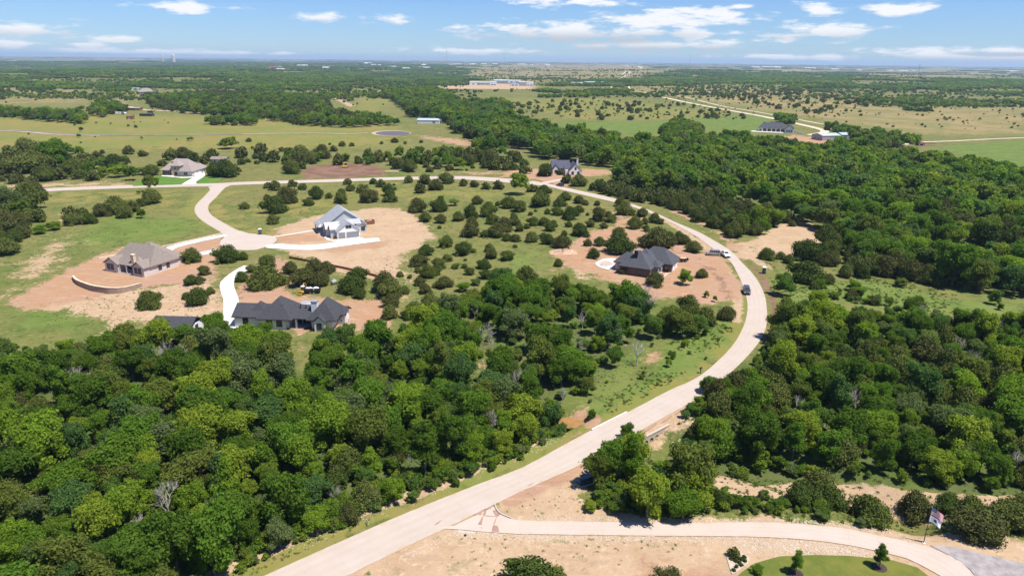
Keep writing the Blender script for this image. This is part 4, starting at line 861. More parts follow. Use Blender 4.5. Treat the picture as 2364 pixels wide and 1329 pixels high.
def crown_geo(seed, kind, n, leaf, sub):
    """leaf clumps spread through the shells of a crown's lobes; unit radius"""
    r = np.random.default_rng(seed)
    if kind == 'broad':
        C = [(0, 0, 1.3, .55)]
        for k in range(int(r.integers(17, 24))):
            a = k * 2.4 + r.uniform(-.5, .5); q = r.uniform(.3, .78); zc = r.uniform(.75, 1.9) - .25 * q; C.append((q * math.cos(a) * r.uniform(.8, 1.15), q * math.sin(a), zc, r.uniform(.16, .34)))
        zmin = .35
    elif kind == 'tall':
        C = [(0, 0, 1.5, .45), (0, 0, 2.3, .4), (.1, .1, 2.9, .28)]
        for k in range(12):
            a = k * 2.4 + r.uniform(-.5, .5); zc = r.uniform(.9, 2.8); q = .5 * (1.1 - abs(zc - 1.6) / 2.2); C.append((q * math.cos(a), q * math.sin(a), zc, r.uniform(.2, .34)))
        zmin = .4
    else:
        C = [(0, 0, .55, .68), (r.uniform(-.15, .15), r.uniform(-.15, .15), .95, .45)]
        for k in range(int(r.integers(9, 13))):
            a = k * 2.4 + r.uniform(-.4, .4); q = r.uniform(.34, .80); C.append((q * math.cos(a), q * math.sin(a), r.uniform(.22, .95) - .2 * q, r.uniform(.2, .42)))
        zmin = .02
    C = np.array(C); P = []; N = []; cnt = 0; w_ = C[:, 3] ** 2; w_ /= w_.sum()
    while cnt < n:
        k = r.choice(len(C), 800, p=w_); d = dirs(800, r); d[:, 2] = np.where(d[:, 2] < -.35, -d[:, 2], d[:, 2])
        rad = C[k, 3] * r.uniform(.72, 1.28, 800); p = C[k, :3] + d * rad[:, None]
        dist = np.linalg.norm(p[:, None] - C[None, :, :3], axis=2) / C[None, :, 3]; dist[np.arange(800), k] = 9
        ok = (dist.min(1) > .86) & (p[:, 2] > zmin); P.append(p[ok]); N.append(d[ok]); cnt += ok.sum()
    P = np.vstack(P)[:n]; fr_ = r.random(len(P)) < .12; cen_ = np.array([0, 0, P[:, 2].mean()]); P = np.where(fr_[:, None], cen_ + (P - cen_) * r.uniform(1.0, 1.18, (len(P), 1)), P); N = np.vstack(N)[:n]
    nn = N + .95 * dirs(n, r); nn /= np.linalg.norm(nn, axis=1)[:, None]
    if kind == 'juniper':
        u = N * .7 + np.array([0, 0, .9]) + .35 * dirs(n, r); u -= nn * (u * nn).sum(1)[:, None]; asp = 1.7
    else: u = np.cross(nn, dirs(n, r)); asp = 1.15
    u /= np.linalg.norm(u, axis=1)[:, None] + 1e-9; v = np.cross(nn, u)
    s = leaf * r.uniform(.55, 1.35, n)[:, None]; j = lambda: r.uniform(.6, 1.2, n)[:, None]
    V = np.stack([P - u * s * asp * j() - v * s * .5 * j(), P - u * s * .3 * j() + v * s * j(), P + u * s * asp * j() + v * s * .4 * j(), P + u * s * .2 * j() - v * s * j()], 1).reshape(-1, 3)
    F = (np.arange(n)[:, None] * 4 + np.arange(4)).tolist()
    V = [V]; off = n * 4; iv, if_ = ICO[sub]
    for c in C:
        q = iv * (1 + .18 * r.normal(size=(len(iv), 1))) * c[3] * .74; q = q + c[:3]; q[:, 2] = np.maximum(q[:, 2], zmin * .9)
        V.append(q); F += [[a + off for a in f] for f in if_]; off += len(iv)
    return np.vstack(V), F
def np_mesh(name, V, F, mats, mi=None):
    me = bpy.data.meshes.new(name); me.from_pydata(V.tolist() if hasattr(V, 'tolist') else V, [], F)
    for m in mats: me.materials.append(m)
    if mi is not None: me.polygons.foreach_set('material_index', mi)
    return me
def crown_mesh(name, seed, kind, n, leaf, sub=1):
    V, F = crown_geo(seed, kind, n, leaf, sub); return np_mesh(name, V, F, [MAT['juniper' if kind == 'juniper' else 'leaf']])
def trunk_mesh(name, seed, top, r0, limbs, mat='bark'):
    r = random.Random(seed); m = MB(); m.tube([(0, 0, -.15), (r.uniform(-.05, .05), r.uniform(-.05, .05), top * .5), (0, 0, top)], [r0, r0 * .75, r0 * .4], 6)
    for k in range(limbs):
        a = k * 2.4 + r.uniform(-.4, .4); z0 = top * r.uniform(.35, .7); q = r.uniform(.35, .6)
        m.tube([(0, 0, z0), (q * .5 * math.cos(a), q * .5 * math.sin(a), z0 + .3), (q * math.cos(a), q * math.sin(a), z0 + .65)], [r0 * .5, r0 * .38, r0 * .15], 4)
    return np_mesh(name, m.v, m.f, [MAT[mat]])
def dead_mesh(name, seed):
    r = random.Random(seed); m = MB()
    def br(p, d, L, rad, lv):
        q = p + d * L; mid = p + d * L * .5 + Vector((r.uniform(-.06, .06), r.uniform(-.06, .06), .03)) * L
        m.tube([p, mid, q], [rad, rad * .8, rad * .55], 5 if lv < 2 else 3, cap=False)
        if lv >= 5: return
        for k in range(4 if lv < 3 else 3 if lv < 4 else 2):
            nd = (d + Vector((r.uniform(-.9, .9), r.uniform(-.9, .9), r.uniform(-.1, .55)))).normalized(); br(p + d * L * r.uniform(.55, 1), nd, L * r.uniform(.5, .75), rad * .52, lv + 1)
    br(Vector((0, 0, -.1)), Vector((r.uniform(-.1, .1), r.uniform(-.1, .1), 1)).normalized(), .6, .034, 0)
    return np_mesh(name, m.v, m.f, [MAT['deadwood']])
BROAD = [crown_mesh('crown', 100 + k, 'broad', 3400, .045) for k in range(6)]
TALL = [crown_mesh('crown', 120 + k, 'tall', 2800, .045) for k in range(3)]
JUN = [crown_mesh('crown', 200 + k, 'juniper', 2700, .036) for k in range(6)]
BTR = [trunk_mesh('trunk', 300 + k, 1.3, .06, 5) for k in range(3)]
JTR = [trunk_mesh('trunk', 320 + k, .7, .07, 3) for k in range(2)]
DEAD = [dead_mesh('branches', 400 + k) for k in range(4)]
BROAD1 = [crown_mesh('crown far', 500 + k, 'broad', 620, .10, 0) for k in range(4)]
JUN1 = [crown_mesh('crown far', 520 + k, 'juniper', 420, .095, 0) for k in range(4)]
def grove(name, seed, juniper_share):
    r = np.random.default_rng(seed); VV = []; FF = []; off = 0; mi = []
    for k in range(22):
        jn = r.random() < juniper_share; V, F = crown_geo(seed * 50 + k, 'juniper' if jn else 'broad', 44, .3, 0)
        s = r.uniform(3.0, 5.5); a = r.uniform(0, 6.3); V = V * s * np.array([1, 1, .8]); c, s_ = math.cos(a), math.sin(a)
        V = V @ np.array([[c, s_, 0], [-s_, c, 0], [0, 0, 1]]) + np.array([r.uniform(-22, 22), r.uniform(-22, 22), 0])
        VV.append(V); FF += [[i + off for i in f] for f in F]; mi += [1 if jn else 0] * len(F); off += len(V)
    return np_mesh(name, np.vstack(VV), FF, [MAT['leaf'], MAT['juniper']], mi)
GROVE = [grove('grove', 61 + k, .35) for k in range(4)]
# ---- keep-outs
HX = np.array([h[:2] for h in HOUSES]); HR = np.array([h[2] for h in HOUSES])
def free(x, y, m=3.0):
    x = np.asarray(x); y = np.asarray(y)
    ok = segd(x, y, STREET_AX[::4]) > 4.2 + m
    for (a, b), r_ in zip(HX, HR): ok &= np.hypot(x - a, y - b) > r_ * .55 + m * .5
    return ok
VIS = {}
BR = []      # x, y, radius, height factor, kind, where
JU = []
DE = []
def put(L, x, y, rad, hf, where, spin=None): L.append([x, y, rad, hf, where])
# ---- junipers and single trees read off the photograph one by one: (x, foot, width) in zoomed tiles
def tile(x0, y0, k, txt):
    for tok in txt.split():
        a = tok.split(','); px, py, pw = x0 + float(a[0]) / k, y0 + float(a[1]) / k, float(a[2]) / k
        kind = a[3] if len(a) > 3 else 'j'
        x, y = at(px, py); dist = math.sqrt(x * x + y * y + CH * CH); rad = pw / FP * dist / 2 * .97
        y2 = y + rad * .62; x2 = x * y2 / y
        if kind == 'j': JU.append([x2, y2, rad, random.Random(px).uniform(.8, 1.05), 'hand'])
        elif kind == 't': BR.append([x2, y2, rad, -1.0, 'hand'])
        else: BR.append([x2, y2, rad, {'o': .95, 'g': .55}[kind], 'hand'])
K = 2.955
tile(0, 0, 1, '385,808,52,o 425,812,56,o 455,806,46,o 335,815,50,o 500,785,58,o 590,816,56,o 632,820,54,o 572,802,50,o 612,808,56,o 655,812,46,o 545,800,40,o 760,816,54,o 800,806,56,o')
tile(0, 400, K, '245,160,120 300,190,55 200,260,190 120,250,120 40,200,90 60,300,170,o 150,330,120,o 110,430,180 220,340,110 40,380,120 275,420,85,g 370,395,90,g 60,565,150 15,500,70 505,360,110 490,310,100 570,300,70 620,350,90 695,300,110 790,285,150 855,310,120 910,270,90 965,310,60,o 965,230,70 1040,215,140 1035,130,105,o 945,140,30,g 1875,120,95 1825,105,55 1995,95,65 2065,115,70 1825,185,55 1960,210,150 1670,248,75 2105,225,85 2160,180,115 2245,175,55 2330,150,65 2330,210,110 1880,280,165 1865,350,90 1310,618,135 1550,620,170 1660,595,75 1398,700,85 1310,768,100 1365,760,70 1435,830,70 1355,910,160 1275,865,70 1025,935,160 1650,745,95 1825,800,240 1830,660,130 1720,680,70 1985,690,115 2150,700,150 2230,690,120 2080,780,180 2190,780,140 2340,825,60')
tile(700, 400, K, '305,80,65 325,125,75 400,135,95 455,205,135 415,185,60 480,75,55 530,98,70 620,85,22 625,118,38 720,70,68 585,160,110 610,200,80 565,200,60 800,140,100 830,80,100 905,120,110 980,75,110 1095,90,70 1165,97,65 1250,112,75 1335,112,90 1185,215,90 1030,225,80,g 940,185,60,g 1470,155,160,o 1560,130,80 1640,160,120 1620,235,150 1325,225,42 1400,245,120 1475,268,115 1750,230,100 1785,190,100 1880,210,90 1925,220,55 2005,222,50 1550,290,40 1585,265,30 1665,280,55 1735,290,95 1820,320,130 1880,270,80 1940,290,30 780,270,150 835,335,100 925,270,120 940,345,95 930,380,35 1060,330,95 1140,310,120 1260,300,130 1290,350,100 1140,440,135 1150,370,100 1440,360,100 1435,310,60 1320,440,160 1370,400,130 1390,465,80 1450,470,80 1240,440,80 1475,400,70 1570,360,100 1525,380,55 1640,360,90 1680,400,90 1705,370,70 1560,475,115 1670,490,100 1640,450,70 1765,520,155 1810,370,60 1780,430,55 1885,435,130 2015,330,130 1960,370,75 2100,340,80 2050,380,60 2080,300,60 2190,290,130 2160,230,90 2240,290,60 2315,290,80 2260,385,110 2330,350,60 2340,400,60 1940,500,70 2020,500,90 2150,560,220 2150,440,120 2330,500,100 975,510,120 1090,565,140 1160,545,50 835,570,115 790,640,130 985,605,85 925,660,105 1285,585,110 1270,540,80 1390,600,110 1230,658,110 1105,600,28 1445,510,38 1040,655,70,g 1100,650,50 1135,698,80 1310,690,58 1245,725,100 660,710,60 728,718,42 850,720,130 785,680,60 960,790,130 900,700,90 830,825,100 795,770,90 1090,815,110,g 1180,770,80,g 1980,585,100 1740,640,72 370,735,150 335,830,200 390,860,100 560,830,200 600,860,180 690,830,90 605,920,135 540,760,120 765,970,150 860,915,140 590,1000,130 710,1000,110 1310,840,180 1160,900,170 1520,760,170')
tile(1300, 400, K, '640,525,240 720,500,130 600,480,100 820,490,100 790,460,80 890,545,120 620,340,90 540,300,80 660,350,60 825,768,110,o 945,718,90 620,775,140 850,970,170 960,1050,170 1110,1010,140 975,850,45,t 1035,880,40,t 1385,595,110 1480,590,80 1535,620,80 1645,605,180 1800,640,130 1655,760,230 1500,850,150,o 1800,760,100 1740,790,100,g 1950,690,120 2080,695,150 1820,560,130 2240,700,150 2300,780,90,g 420,690,90 1850,620,40 1560,365,60 1240,420,110 1310,400,120 1130,390,120 1420,370,110')
tile(800, 100, K, '1215,893,95 1355,910,130 1460,900,60 1580,980,130 1500,960,90 175,820,70 310,830,50 430,880,120 350,860,100 440,830,130 525,815,60 570,880,60 545,850,50 625,860,70 700,870,70 985,855,150 960,790,70 1105,865,100 1130,850,60 830,830,110 760,790,100 860,855,40 820,870,25 750,840,40 240,690,30 330,680,55 400,690,30 510,680,30 35,705,40')
tile(0, 100, K, '880,760,75 1300,670,50,g 1700,675,40 1560,725,130,g 1780,760,100 1650,785,100 1860,775,45 1925,740,45 975,775,60 1035,905,110 1110,840,60 1400,825,70 1450,790,90 1250,790,110 1330,810,80 1180,770,60 1160,800,90 1990,895,130 2050,860,80 1960,825,90 2130,815,110 2050,800,160 1870,815,100 1800,810,80 1745,790,45 1755,825,40 1690,815,45 1600,900,90 1540,920,160 1470,910,110 1650,830,60 900,940,90,o 960,900,80,g 820,920,130,g 690,920,50 630,940,90 540,930,80 400,935,100 330,945,110 220,955,60 110,960,90 795,865,150 700,860,110,g 600,870,100 510,900,130 380,860,170,o 270,880,150 150,900,200 60,880,150 80,790,100 200,780,140 350,780,120 550,775,60,o 480,760,70,g 700,755,35 670,780,35 430,740,40,g 2335,705,55 2280,740,60 2350,800,60 2200,790,120 2250,695,25')
tile(1200, 800, 2.031, '40,1205,270,j 165,1150,120 700,1165,150 1640,835,180 1840,825,150 1985,810,110 2100,800,110 2230,870,150 2130,940,190 2290,880,150 1310,760,150 1450,760,150 1390,690,130 2340,800,120 500,440,76,o 880,230,90,o 330,780,80,g 440,790,90,g 560,780,80,g 640,790,90,g 1420,825,70,g 1600,850,60,g 1110,1074,60,g')
# ---- woods: trees set out over each wood's ground
def fill(P, sp, dz, jit=.42, dens=1.0):
    P = np.array(P, float); W = np.array(wpoly([tuple(q) for q in P], dz)); s_ = int(P[:, 0].sum()) % 9999; r = np.random.default_rng(s_)
    gx, gy = np.meshgrid(np.arange(W[:, 0].min(), W[:, 0].max() + sp, sp), np.arange(W[:, 1].min(), W[:, 1].max() + sp, sp * .87)); gx[1::2] += sp / 2
    x = gx.ravel() + r.uniform(-jit, jit, gx.size) * sp; y = gy.ravel() + r.uniform(-jit, jit, gx.size) * sp
    k = inpoly(x, y, W) & (r.random(gx.size) < dens); return x[k], y[k], r
def wood(key, sp, r0, r1, jshare, dz=5.0, hf=(.8, 1.15), dens=1.0):
    x, y, r = fill(WOODS[key], sp, dz, dens=dens); k = free(x, y, 2.2); x, y = x[k], y[k]
    jn = fbm(x / 45, y / 45, 5, 2) + r.uniform(-.25, .25, len(x))
    th = np.quantile(jn, 1 - jshare) if len(x) and jshare > 0 else 9
    for a, b, q in zip(x, y, jn):
        u = r.random(); rad = (r0 + (r1 - r0) * u * u)
        if q > th: JU.append([a, b, rad * .85, r.uniform(1.0, 1.4), key])
        elif key in ('front', 'right') and r.random() < .06: DE.append([a, b, rad * 1.5, r.uniform(.8, 1.1), key])
        else: BR.append([a, b, rad, r.uniform(*hf), key])
thin_w = np.array(wpoly(THIN, 5))
wood('front', 4.3, 1.8, 4.2, .10, hf=(.85, 1.35)); wood('right', 4.4, 1.8, 4.2, .30, hf=(.85, 1.35))
BR = [b for b in BR if not (b[4] == 'front' and inpoly(np.array([b[0]]), np.array([b[1]]), thin_w)[0] and rng.random() < .5)]
GAP = smooth(wpoly([(1640, 430), (1700, 447), (1770, 470), (1840, 490), (1920, 512)]), 4)
TRK = smooth(wpoly([(1700, 1118), (1850, 1138), (2000, 1158), (2180, 1168), (2420, 1174)]), 4)
OPN = np.array(wpoly([(2110, 560), (2200, 545), (2364, 575), (2450, 590), (2450, 615), (2300, 605), (2130, 590)], 2))
wood('big', 6.6, 3.4, 6.2, .10, 6); wood('creek', 8.5, 4.2, 7.5, .12, 7); wood('leftmid', 9, 3.6, 6, .6, 6)
for k in ('clump', 'clump2', 'hedge', 'hedge2', 'shedtrees', 'row', 'farmtrees', 'lefttrees'): wood(k, 7.5, 3.4, 5.5, .15, 5)
WOODS['band'] = [(1330, 424), (1420, 418), (1520, 432), (1650, 444), (1720, 472), (1800, 490), (1890, 520), (1890, 548), (1830, 512), (1790, 508), (1760, 526), (1690, 536), (1640, 512), (1560, 474), (1470, 452), (1350, 438)]
WOODS['east'] = [(1900, 540), (1960, 560), (2100, 590), (2220, 630), (2280, 655), (2110, 630), (1960, 625), (1895, 590)]
wood('band', 5.4, 2.7, 4.6, .93, 3); wood('east', 6.2, 2.8, 4.8, .8, 3)
WOODS['topband'] = [(640, 352), (760, 360), (900, 358), (1000, 345), (1090, 350), (1240, 352), (1245, 378), (1150, 386), (1000, 378), (900, 372), (700, 372)]
wood('topband', 9.5, 3.2, 5.4, .7, 3, dens=.7)
WOODS['leftband'] = [(-60, 352), (180, 352), (300, 365), (280, 392), (180, 402), (-60, 410)]; wood('leftband', 7.5, 2.2, 4.0, .7, 3, hf=(.6, .9), dens=.72)
WOODS['leftedge'] = [(-120, 445), (20, 455), (100, 470), (90, 520), (30, 545), (-120, 560)]; wood('leftedge', 6.5, 2.2, 4.0, .75, 3, hf=(.6, .9), dens=.75)
# scattered shrubs over prairie and meadow
def sprinkle(P, n, r0, r1, share=.75, clump=200.0):
    W = np.array(wpoly(P)); r = np.random.default_rng(int(sum(p[0] for p in P))); c = 0
    while c < n:
        x = r.uniform(W[:, 0].min(), W[:, 0].max(), 4000); y = r.uniform(W[:, 1].min(), W[:, 1].max(), 4000)
        k = inpoly(x, y, W) & (fbm(x / clump, y / clump, 31, 2) + r.uniform(-.25, .25, 4000) > .08)
        for a, b in zip(x[k], y[k]):
            if c >= n: break
            u = r.random() ** 2.2; rad = r0 + (r1 - r0) * u; (JU if r.random() < share else BR).append([a, b, rad, r.uniform(.7, 1.1), 'prairie']); c += 1
sprinkle([(1060, 212), (1420, 220), (1700, 262), (1760, 275), (1280, 282), (1180, 262), (1090, 225)], 330, 1.0, 4.6)
sprinkle([(1480, 210), (1700, 235), (1920, 275), (2100, 312), (2500, 318), (2500, 240), (2100, 236), (1850, 212), (1500, 198)], 620, 1.0, 5.0)
sprinkle([(-100, 200), (300, 205), (330, 250), (200, 256), (-100, 245)], 150, 1.5, 5)
sprinkle([(1080, 165), (1200, 152), (1480, 152), (1530, 165), (1480, 180), (1120, 188)], 260, 2, 7)
sprinkle([(500, 212), (900, 206), (930, 240), (860, 258), (760, 240), (600, 235)], 90, 1.5, 5)
sprinkle([(1060, 212), (1420, 220), (1700, 262), (1920, 285), (2500, 322), (2500, 240), (2100, 236), (1850, 212), (1420, 200)], 700, .5, 2.0, .6, 60)
sprinkle([(-100, 262), (600, 285), (950, 330), (700, 350), (-100, 345)], 26, .8, 2.6, .4)
sprinkle([(1700, 160), (2400, 158), (2400, 180), (2100, 188), (1800, 178)], 350, 2, 7)
sprinkle([(860, 212), (1060, 210), (1080, 196), (900, 200)], 60, 2, 5)
clear = lambda q: q[4] == 'hand' or not (float(segd(np.array([q[0]]), np.array([q[1]]), GAP)[0]) < 6.5 or float(segd(np.array([q[0]]), np.array([q[1]]), TRK)[0]) < 6.0 or (inpoly(np.array([q[0]]), np.array([q[1]]), OPN)[0] and rng.random() < .8))
OPEN2 = np.array(wpoly([(1795, 655), (1900, 655), (2000, 650), (2120, 680), (2200, 690), (2500, 690), (2500, 738), (2250, 732), (2130, 728), (2000, 706), (1930, 704), (1850, 694), (1800, 725)]))
BR = [q for q in BR if clear(q)]; PAD = np.array(wpoly([(1735, 556), (1760, 536), (1800, 516), (1868, 510), (1902, 546), (1902, 588), (1850, 592), (1760, 602)])); JU = [q for q in JU if clear(q) and (q[4] == 'hand' or not inpoly(np.array([q[0]]), np.array([q[1]]), PAD)[0])]; in2 = lambda q: q[4] != 'hand' and inpoly(np.array([q[0]]), np.array([q[1]]), OPEN2)[0] and rng.random() < .62; BR = [q for q in BR if not in2(q)]; JU = [q for q in JU if not in2(q)]; DE = [q for q in DE if clear(q)]
sprinkle([(1840, 665), (2000, 668), (2120, 695), (2364, 705), (2364, 722), (2130, 718), (1930, 695)], 34, .6, 2.2, .5, 30)
def cull(L):
    A = np.array([q[:4] for q in L]); z = hgt(A[:, 0], A[:, 1]); u, v = proj(A[:, 0], A[:, 1], z + 3)
    inv = (u > -330) & (u < PW + 330) & (v < PH + 330)
    return [q for q, k in zip(L, inv) if k], u[inv], v[inv], z[inv]
HERO = {}
def size_order(L, u, v):
    A = np.array([q[:3] for q in L]); s = A[:, 2] / np.sqrt((A[:, :2] ** 2).sum(1) + CH * CH)
    s = np.where((u > -25) & (u < PW + 25) & (v > 0) & (v < PH + 60), s, 0); return np.argsort(-s), s
REST = {'broad': [], 'juniper': []}
PLACED = {'broadleaf_tree': [], 'juniper_tree': [], 'dead_tree': []}
def make_tree(name, crown, trunk, x, y, z, rad, sz, rot, ck=None):
    o = bpy.data.objects.new(name, None); COL.objects.link(o); o.location = (x, y, z - .05); o.rotation_euler = (0, 0, rot); sx_ = rad * (random.uniform(.84, 1.22) if name == 'juniper_tree' else random.uniform(.82, 1.2)); o.scale = (sx_, rad * rad / sx_, rad * sz); o.empty_display_size = .3
    cw = link('crown', crown, o); tab = JUNC if name == 'juniper_tree' else LEAFC; ck = random.randrange(len(tab)) if ck is None else ck; cw.color = (*tab[ck][1], 0); o['tone'] = tab[ck][0]
    if trunk is not None: link('trunk', trunk, o)
    return o
random.seed(4)
r_ = np.random.default_rng(5)
for name, L, most in (('broadleaf_tree', BR, 296), ('juniper_tree', JU, 296)):
    L, u, v, z = cull(L); order, s = size_order(L, u, v); hand = np.array([q[4] == 'hand' for q in L])
    order = sorted(order, key=lambda i: -s[i] * (1.0 if name == 'broadleaf_tree' else 1.0))
    chosen = set(order[:most])
    for i, q in enumerate(L):
        x, y, rad, hf = q[:4]; rot = r_.uniform(0, 6.28)
        if i in chosen and s[i] > 0:
            if name == 'juniper_tree': o = make_tree(name, JUN[r_.integers(6)], JTR[r_.integers(2)], x, y, z[i], rad, hf * r_.uniform(.92, 1.1), rot)
            elif hf < 0: o = make_tree(name, TALL[r_.integers(3)], BTR[r_.integers(3)], x, y, z[i], rad, 1.4, rot)
            else: o = make_tree(name, (BROAD if r_.random() < .8 or hf < .7 or rad > 3.2 else TALL)[r_.integers(3)] if r_.random() < .5 else BROAD[r_.integers(6)], BTR[r_.integers(3)], x, y, z[i], rad, hf, rot)
            PLACED[name].append((o, x, y, rad, q[4], float(u[i]), float(v[i])))
        else: REST['juniper' if name == 'juniper_tree' else 'broad'].append((x, y, z[i], rad, abs(hf), rot))
DE2, u, v, z = cull(DE)
for x_, y_, w_ in ((1480, 745, 75), (187, 930, 60), (262, 1085, 60), (1470, 845, 55), (1110, 800, 40), (800, 770, 40), (400, 860, 60)):
    a, b = at(x_, y_); DE2.append([a, b, w_ / FP * math.hypot(math.hypot(a, b), CH) * .75, 1.0, 'hand']); z = np.r_[z, H(a, b)]
for q, zz_ in zip(DE2, z):
    o = bpy.data.objects.new('dead_tree', None); COL.objects.link(o); o.location = (q[0], q[1], zz_); o.rotation_euler = (0, 0, r_.uniform(0, 6.3)); sc_ = q[2] * (1.1 if q[4] == 'hand' else .8); o.scale = (sc_, sc_, sc_ * 1.1)
    link('branches', DEAD[r_.integers(4)], o); o['tone'] = 'slender'; uu, vv = proj(q[0], q[1], zz_ + 3); PLACED['dead_tree'].append((o, q[0], q[1], q[2], q[4], float(uu), float(vv)))
# ---- the many trees beyond: one object each, copies of crown meshes set at points
def scatter(name, label, pts, meshes):
    """pts: x, y, z, radius, height factor, turn"""
    A = np.array(pts, float); me = bpy.data.meshes.new(name); me.from_pydata(A[:, :3].tolist(), [], [])
    for nm, tp, dat in (('scl', 'FLOAT_VECTOR', np.stack([A[:, 3], A[:, 3], A[:, 3] * A[:, 4]], -1)), ('rot', 'FLOAT_VECTOR', np.stack([A[:, 5] * 0, A[:, 5] * 0, A[:, 5]], -1))):
        a = me.attributes.new(nm, tp, 'POINT'); a.data.foreach_set('vector', dat.astype(np.float32).ravel())
    a = me.attributes.new('pick', 'INT', 'POINT'); a.data.foreach_set('value', np.random.default_rng(3).integers(0, len(meshes), len(A)).astype(np.int32))
    o = link(name, me); tag(o, label, None, None, 'stuff')
    ng = bpy.data.node_groups.new(name, 'GeometryNodeTree'); ng.interface.new_socket('Geometry', in_out='INPUT', socket_type='NodeSocketGeometry'); ng.interface.new_socket('Geometry', in_out='OUTPUT', socket_type='NodeSocketGeometry')
    N, Lk = ng.nodes, ng.links; gi = N.new('NodeGroupInput'); go = N.new('NodeGroupOutput'); ip = N.new('GeometryNodeInstanceOnPoints'); g2i = N.new('GeometryNodeGeometryToInstance')
    for m in reversed(meshes):
        src = bpy.data.objects.new(m.name, m); oi = N.new('GeometryNodeObjectInfo'); oi.inputs[0].default_value = src; oi.transform_space = 'ORIGINAL'; oi.inputs['As Instance'].default_value = False
        Lk.new(oi.outputs['Geometry'], g2i.inputs[0])
    def na(nm, tp):
        n = N.new('GeometryNodeInputNamedAttribute'); n.data_type = tp; n.inputs[0].default_value = nm; return n.outputs[0]
    Lk.new(gi.outputs[0], ip.inputs['Points']); Lk.new(g2i.outputs[0], ip.inputs['Instance']); ip.inputs['Pick Instance'].default_value = True
    Lk.new(na('pick', 'INT'), ip.inputs['Instance Index']); Lk.new(na('scl', 'FLOAT_VECTOR'), ip.inputs['Scale'])
    er = N.new('FunctionNodeEulerToRotation'); Lk.new(na('rot', 'FLOAT_VECTOR'), er.inputs[0]); Lk.new(er.outputs[0], ip.inputs['Rotation'])
    Lk.new(ip.outputs[0], go.inputs[0]); md = o.modifiers.new('scatter', 'NODES'); md.node_group = ng
    return o
near = lambda q: math.hypot(q[0], q[1]) < 330
nb = [q for q in REST['broad'] if near(q)]; fb = [q for q in REST['broad'] if not near(q)]
nj = [q for q in REST['juniper'] if near(q)]; fj = [q for q in REST['juniper'] if not near(q)]
if nb: scatter('woodland', 'mixed green broadleaf trees filling the nearer woods', nb, BROAD)
if nj: scatter('juniper_thicket', 'dark junipers mixed through the nearer woods', nj, JUN)
scatter('far_woodland', 'broadleaf trees of the big wood and creek belt further off', fb, BROAD1)
scatter('far_junipers', 'dark juniper bushes dotted over prairie and far slopes', fj, JUN1)
gv = []
for k, P in enumerate(FARWOODS):
    x, y, r = fill(P, 46, 4, .45); dn = fbm(x / 330, y / 200, 41, 3); keep = (dn > (-.22 if k == 0 else -.02)) & (fbm(x / 110, y / 110, 43, 2) > -.2)
    gv += [(a, b, H(a, b) - .3, r.uniform(.8, 1.15), r.uniform(.7, 1.0), r.uniform(0, 6.3)) for a, b in zip(x[keep], y[keep])]
r = np.random.default_rng(77)
d = np.exp(r.uniform(math.log(2300), math.log(19000), 16000)); th = r.uniform(-.72, .72, 16000); x = d * np.sin(th); y = d * np.cos(th)
pu, pv = proj(x, y, hgt(x, y)); keep = (fbm(x / 700, y / 300, 51, 3) > .17 + .16 * np.exp(-((pu - 1300) / 330) ** 2 * 1.0) * (d < 6500)) & (pu > -200) & (pu < PW + 200)
for P in ([(1080, 162), (1200, 150), (1480, 150), (1530, 165), (1480, 182), (1300, 190), (1120, 190)], [(1020, 190), (1240, 185), (1245, 210), (1010, 210)]): keep &= ~inpoly(pu, pv, P)
for a, b, q in zip(x[keep], y[keep], d[keep]): gv.append((a, b, H(a, b) - .3, r.uniform(.8, 1.2) * (1 + q / 9000), r.uniform(.6, .9) / (1 + q / 12000), r.uniform(0, 6.3)))
def loose(name, seed):
    r = np.random.default_rng(seed); VV = []; FF = []; off = 0; mi = []
    for k in range(11):
        jn = r.random() < .5; V, F = crown_geo(seed * 70 + k, 'juniper' if jn else 'broad', 40, .3, 0); s = r.uniform(1.2, 4.2); V = V * s * np.array([1, 1, .8]) + np.array([r.uniform(-45, 45), r.uniform(-45, 45), 0])
        VV.append(V); FF += [[i + off for i in f] for f in F]; mi += [1 if jn else 0] * len(F); off += len(V)
    return np_mesh(name, np.vstack(VV), FF, [MAT['leaf'], MAT['juniper']], mi)
LOOSE = [loose('loose', 91 + k) for k in range(3)]; lv = []
d = np.exp(r.uniform(math.log(1250), math.log(7000), 2600)); th = r.uniform(-.7, .7, 2600); x = d * np.sin(th); y = d * np.cos(th); pu, pv = proj(x, y, hgt(x, y)); keep = (fbm(x / 260, y / 180, 71, 2) > -.12) & ~inpoly(pu, pv, [(1020, 190), (1240, 185), (1245, 210), (1010, 210)])
for a, b in zip(x[keep], y[keep]): lv.append((a, b, H(a, b) - .2, r.uniform(.8, 1.3), r.uniform(.8, 1.1), r.uniform(0, 6.3)))
scatter('scattered_scrub', 'loose scrub trees speckling the far fields', lv, LOOSE)
scatter('distant_woods', 'far woods running in dark bands up to the horizon', gv, GROVE)
print('TREES', len(BR), len(JU), len(DE2), 'rest', len(nb), len(nj), len(fb), len(fj), len(gv))
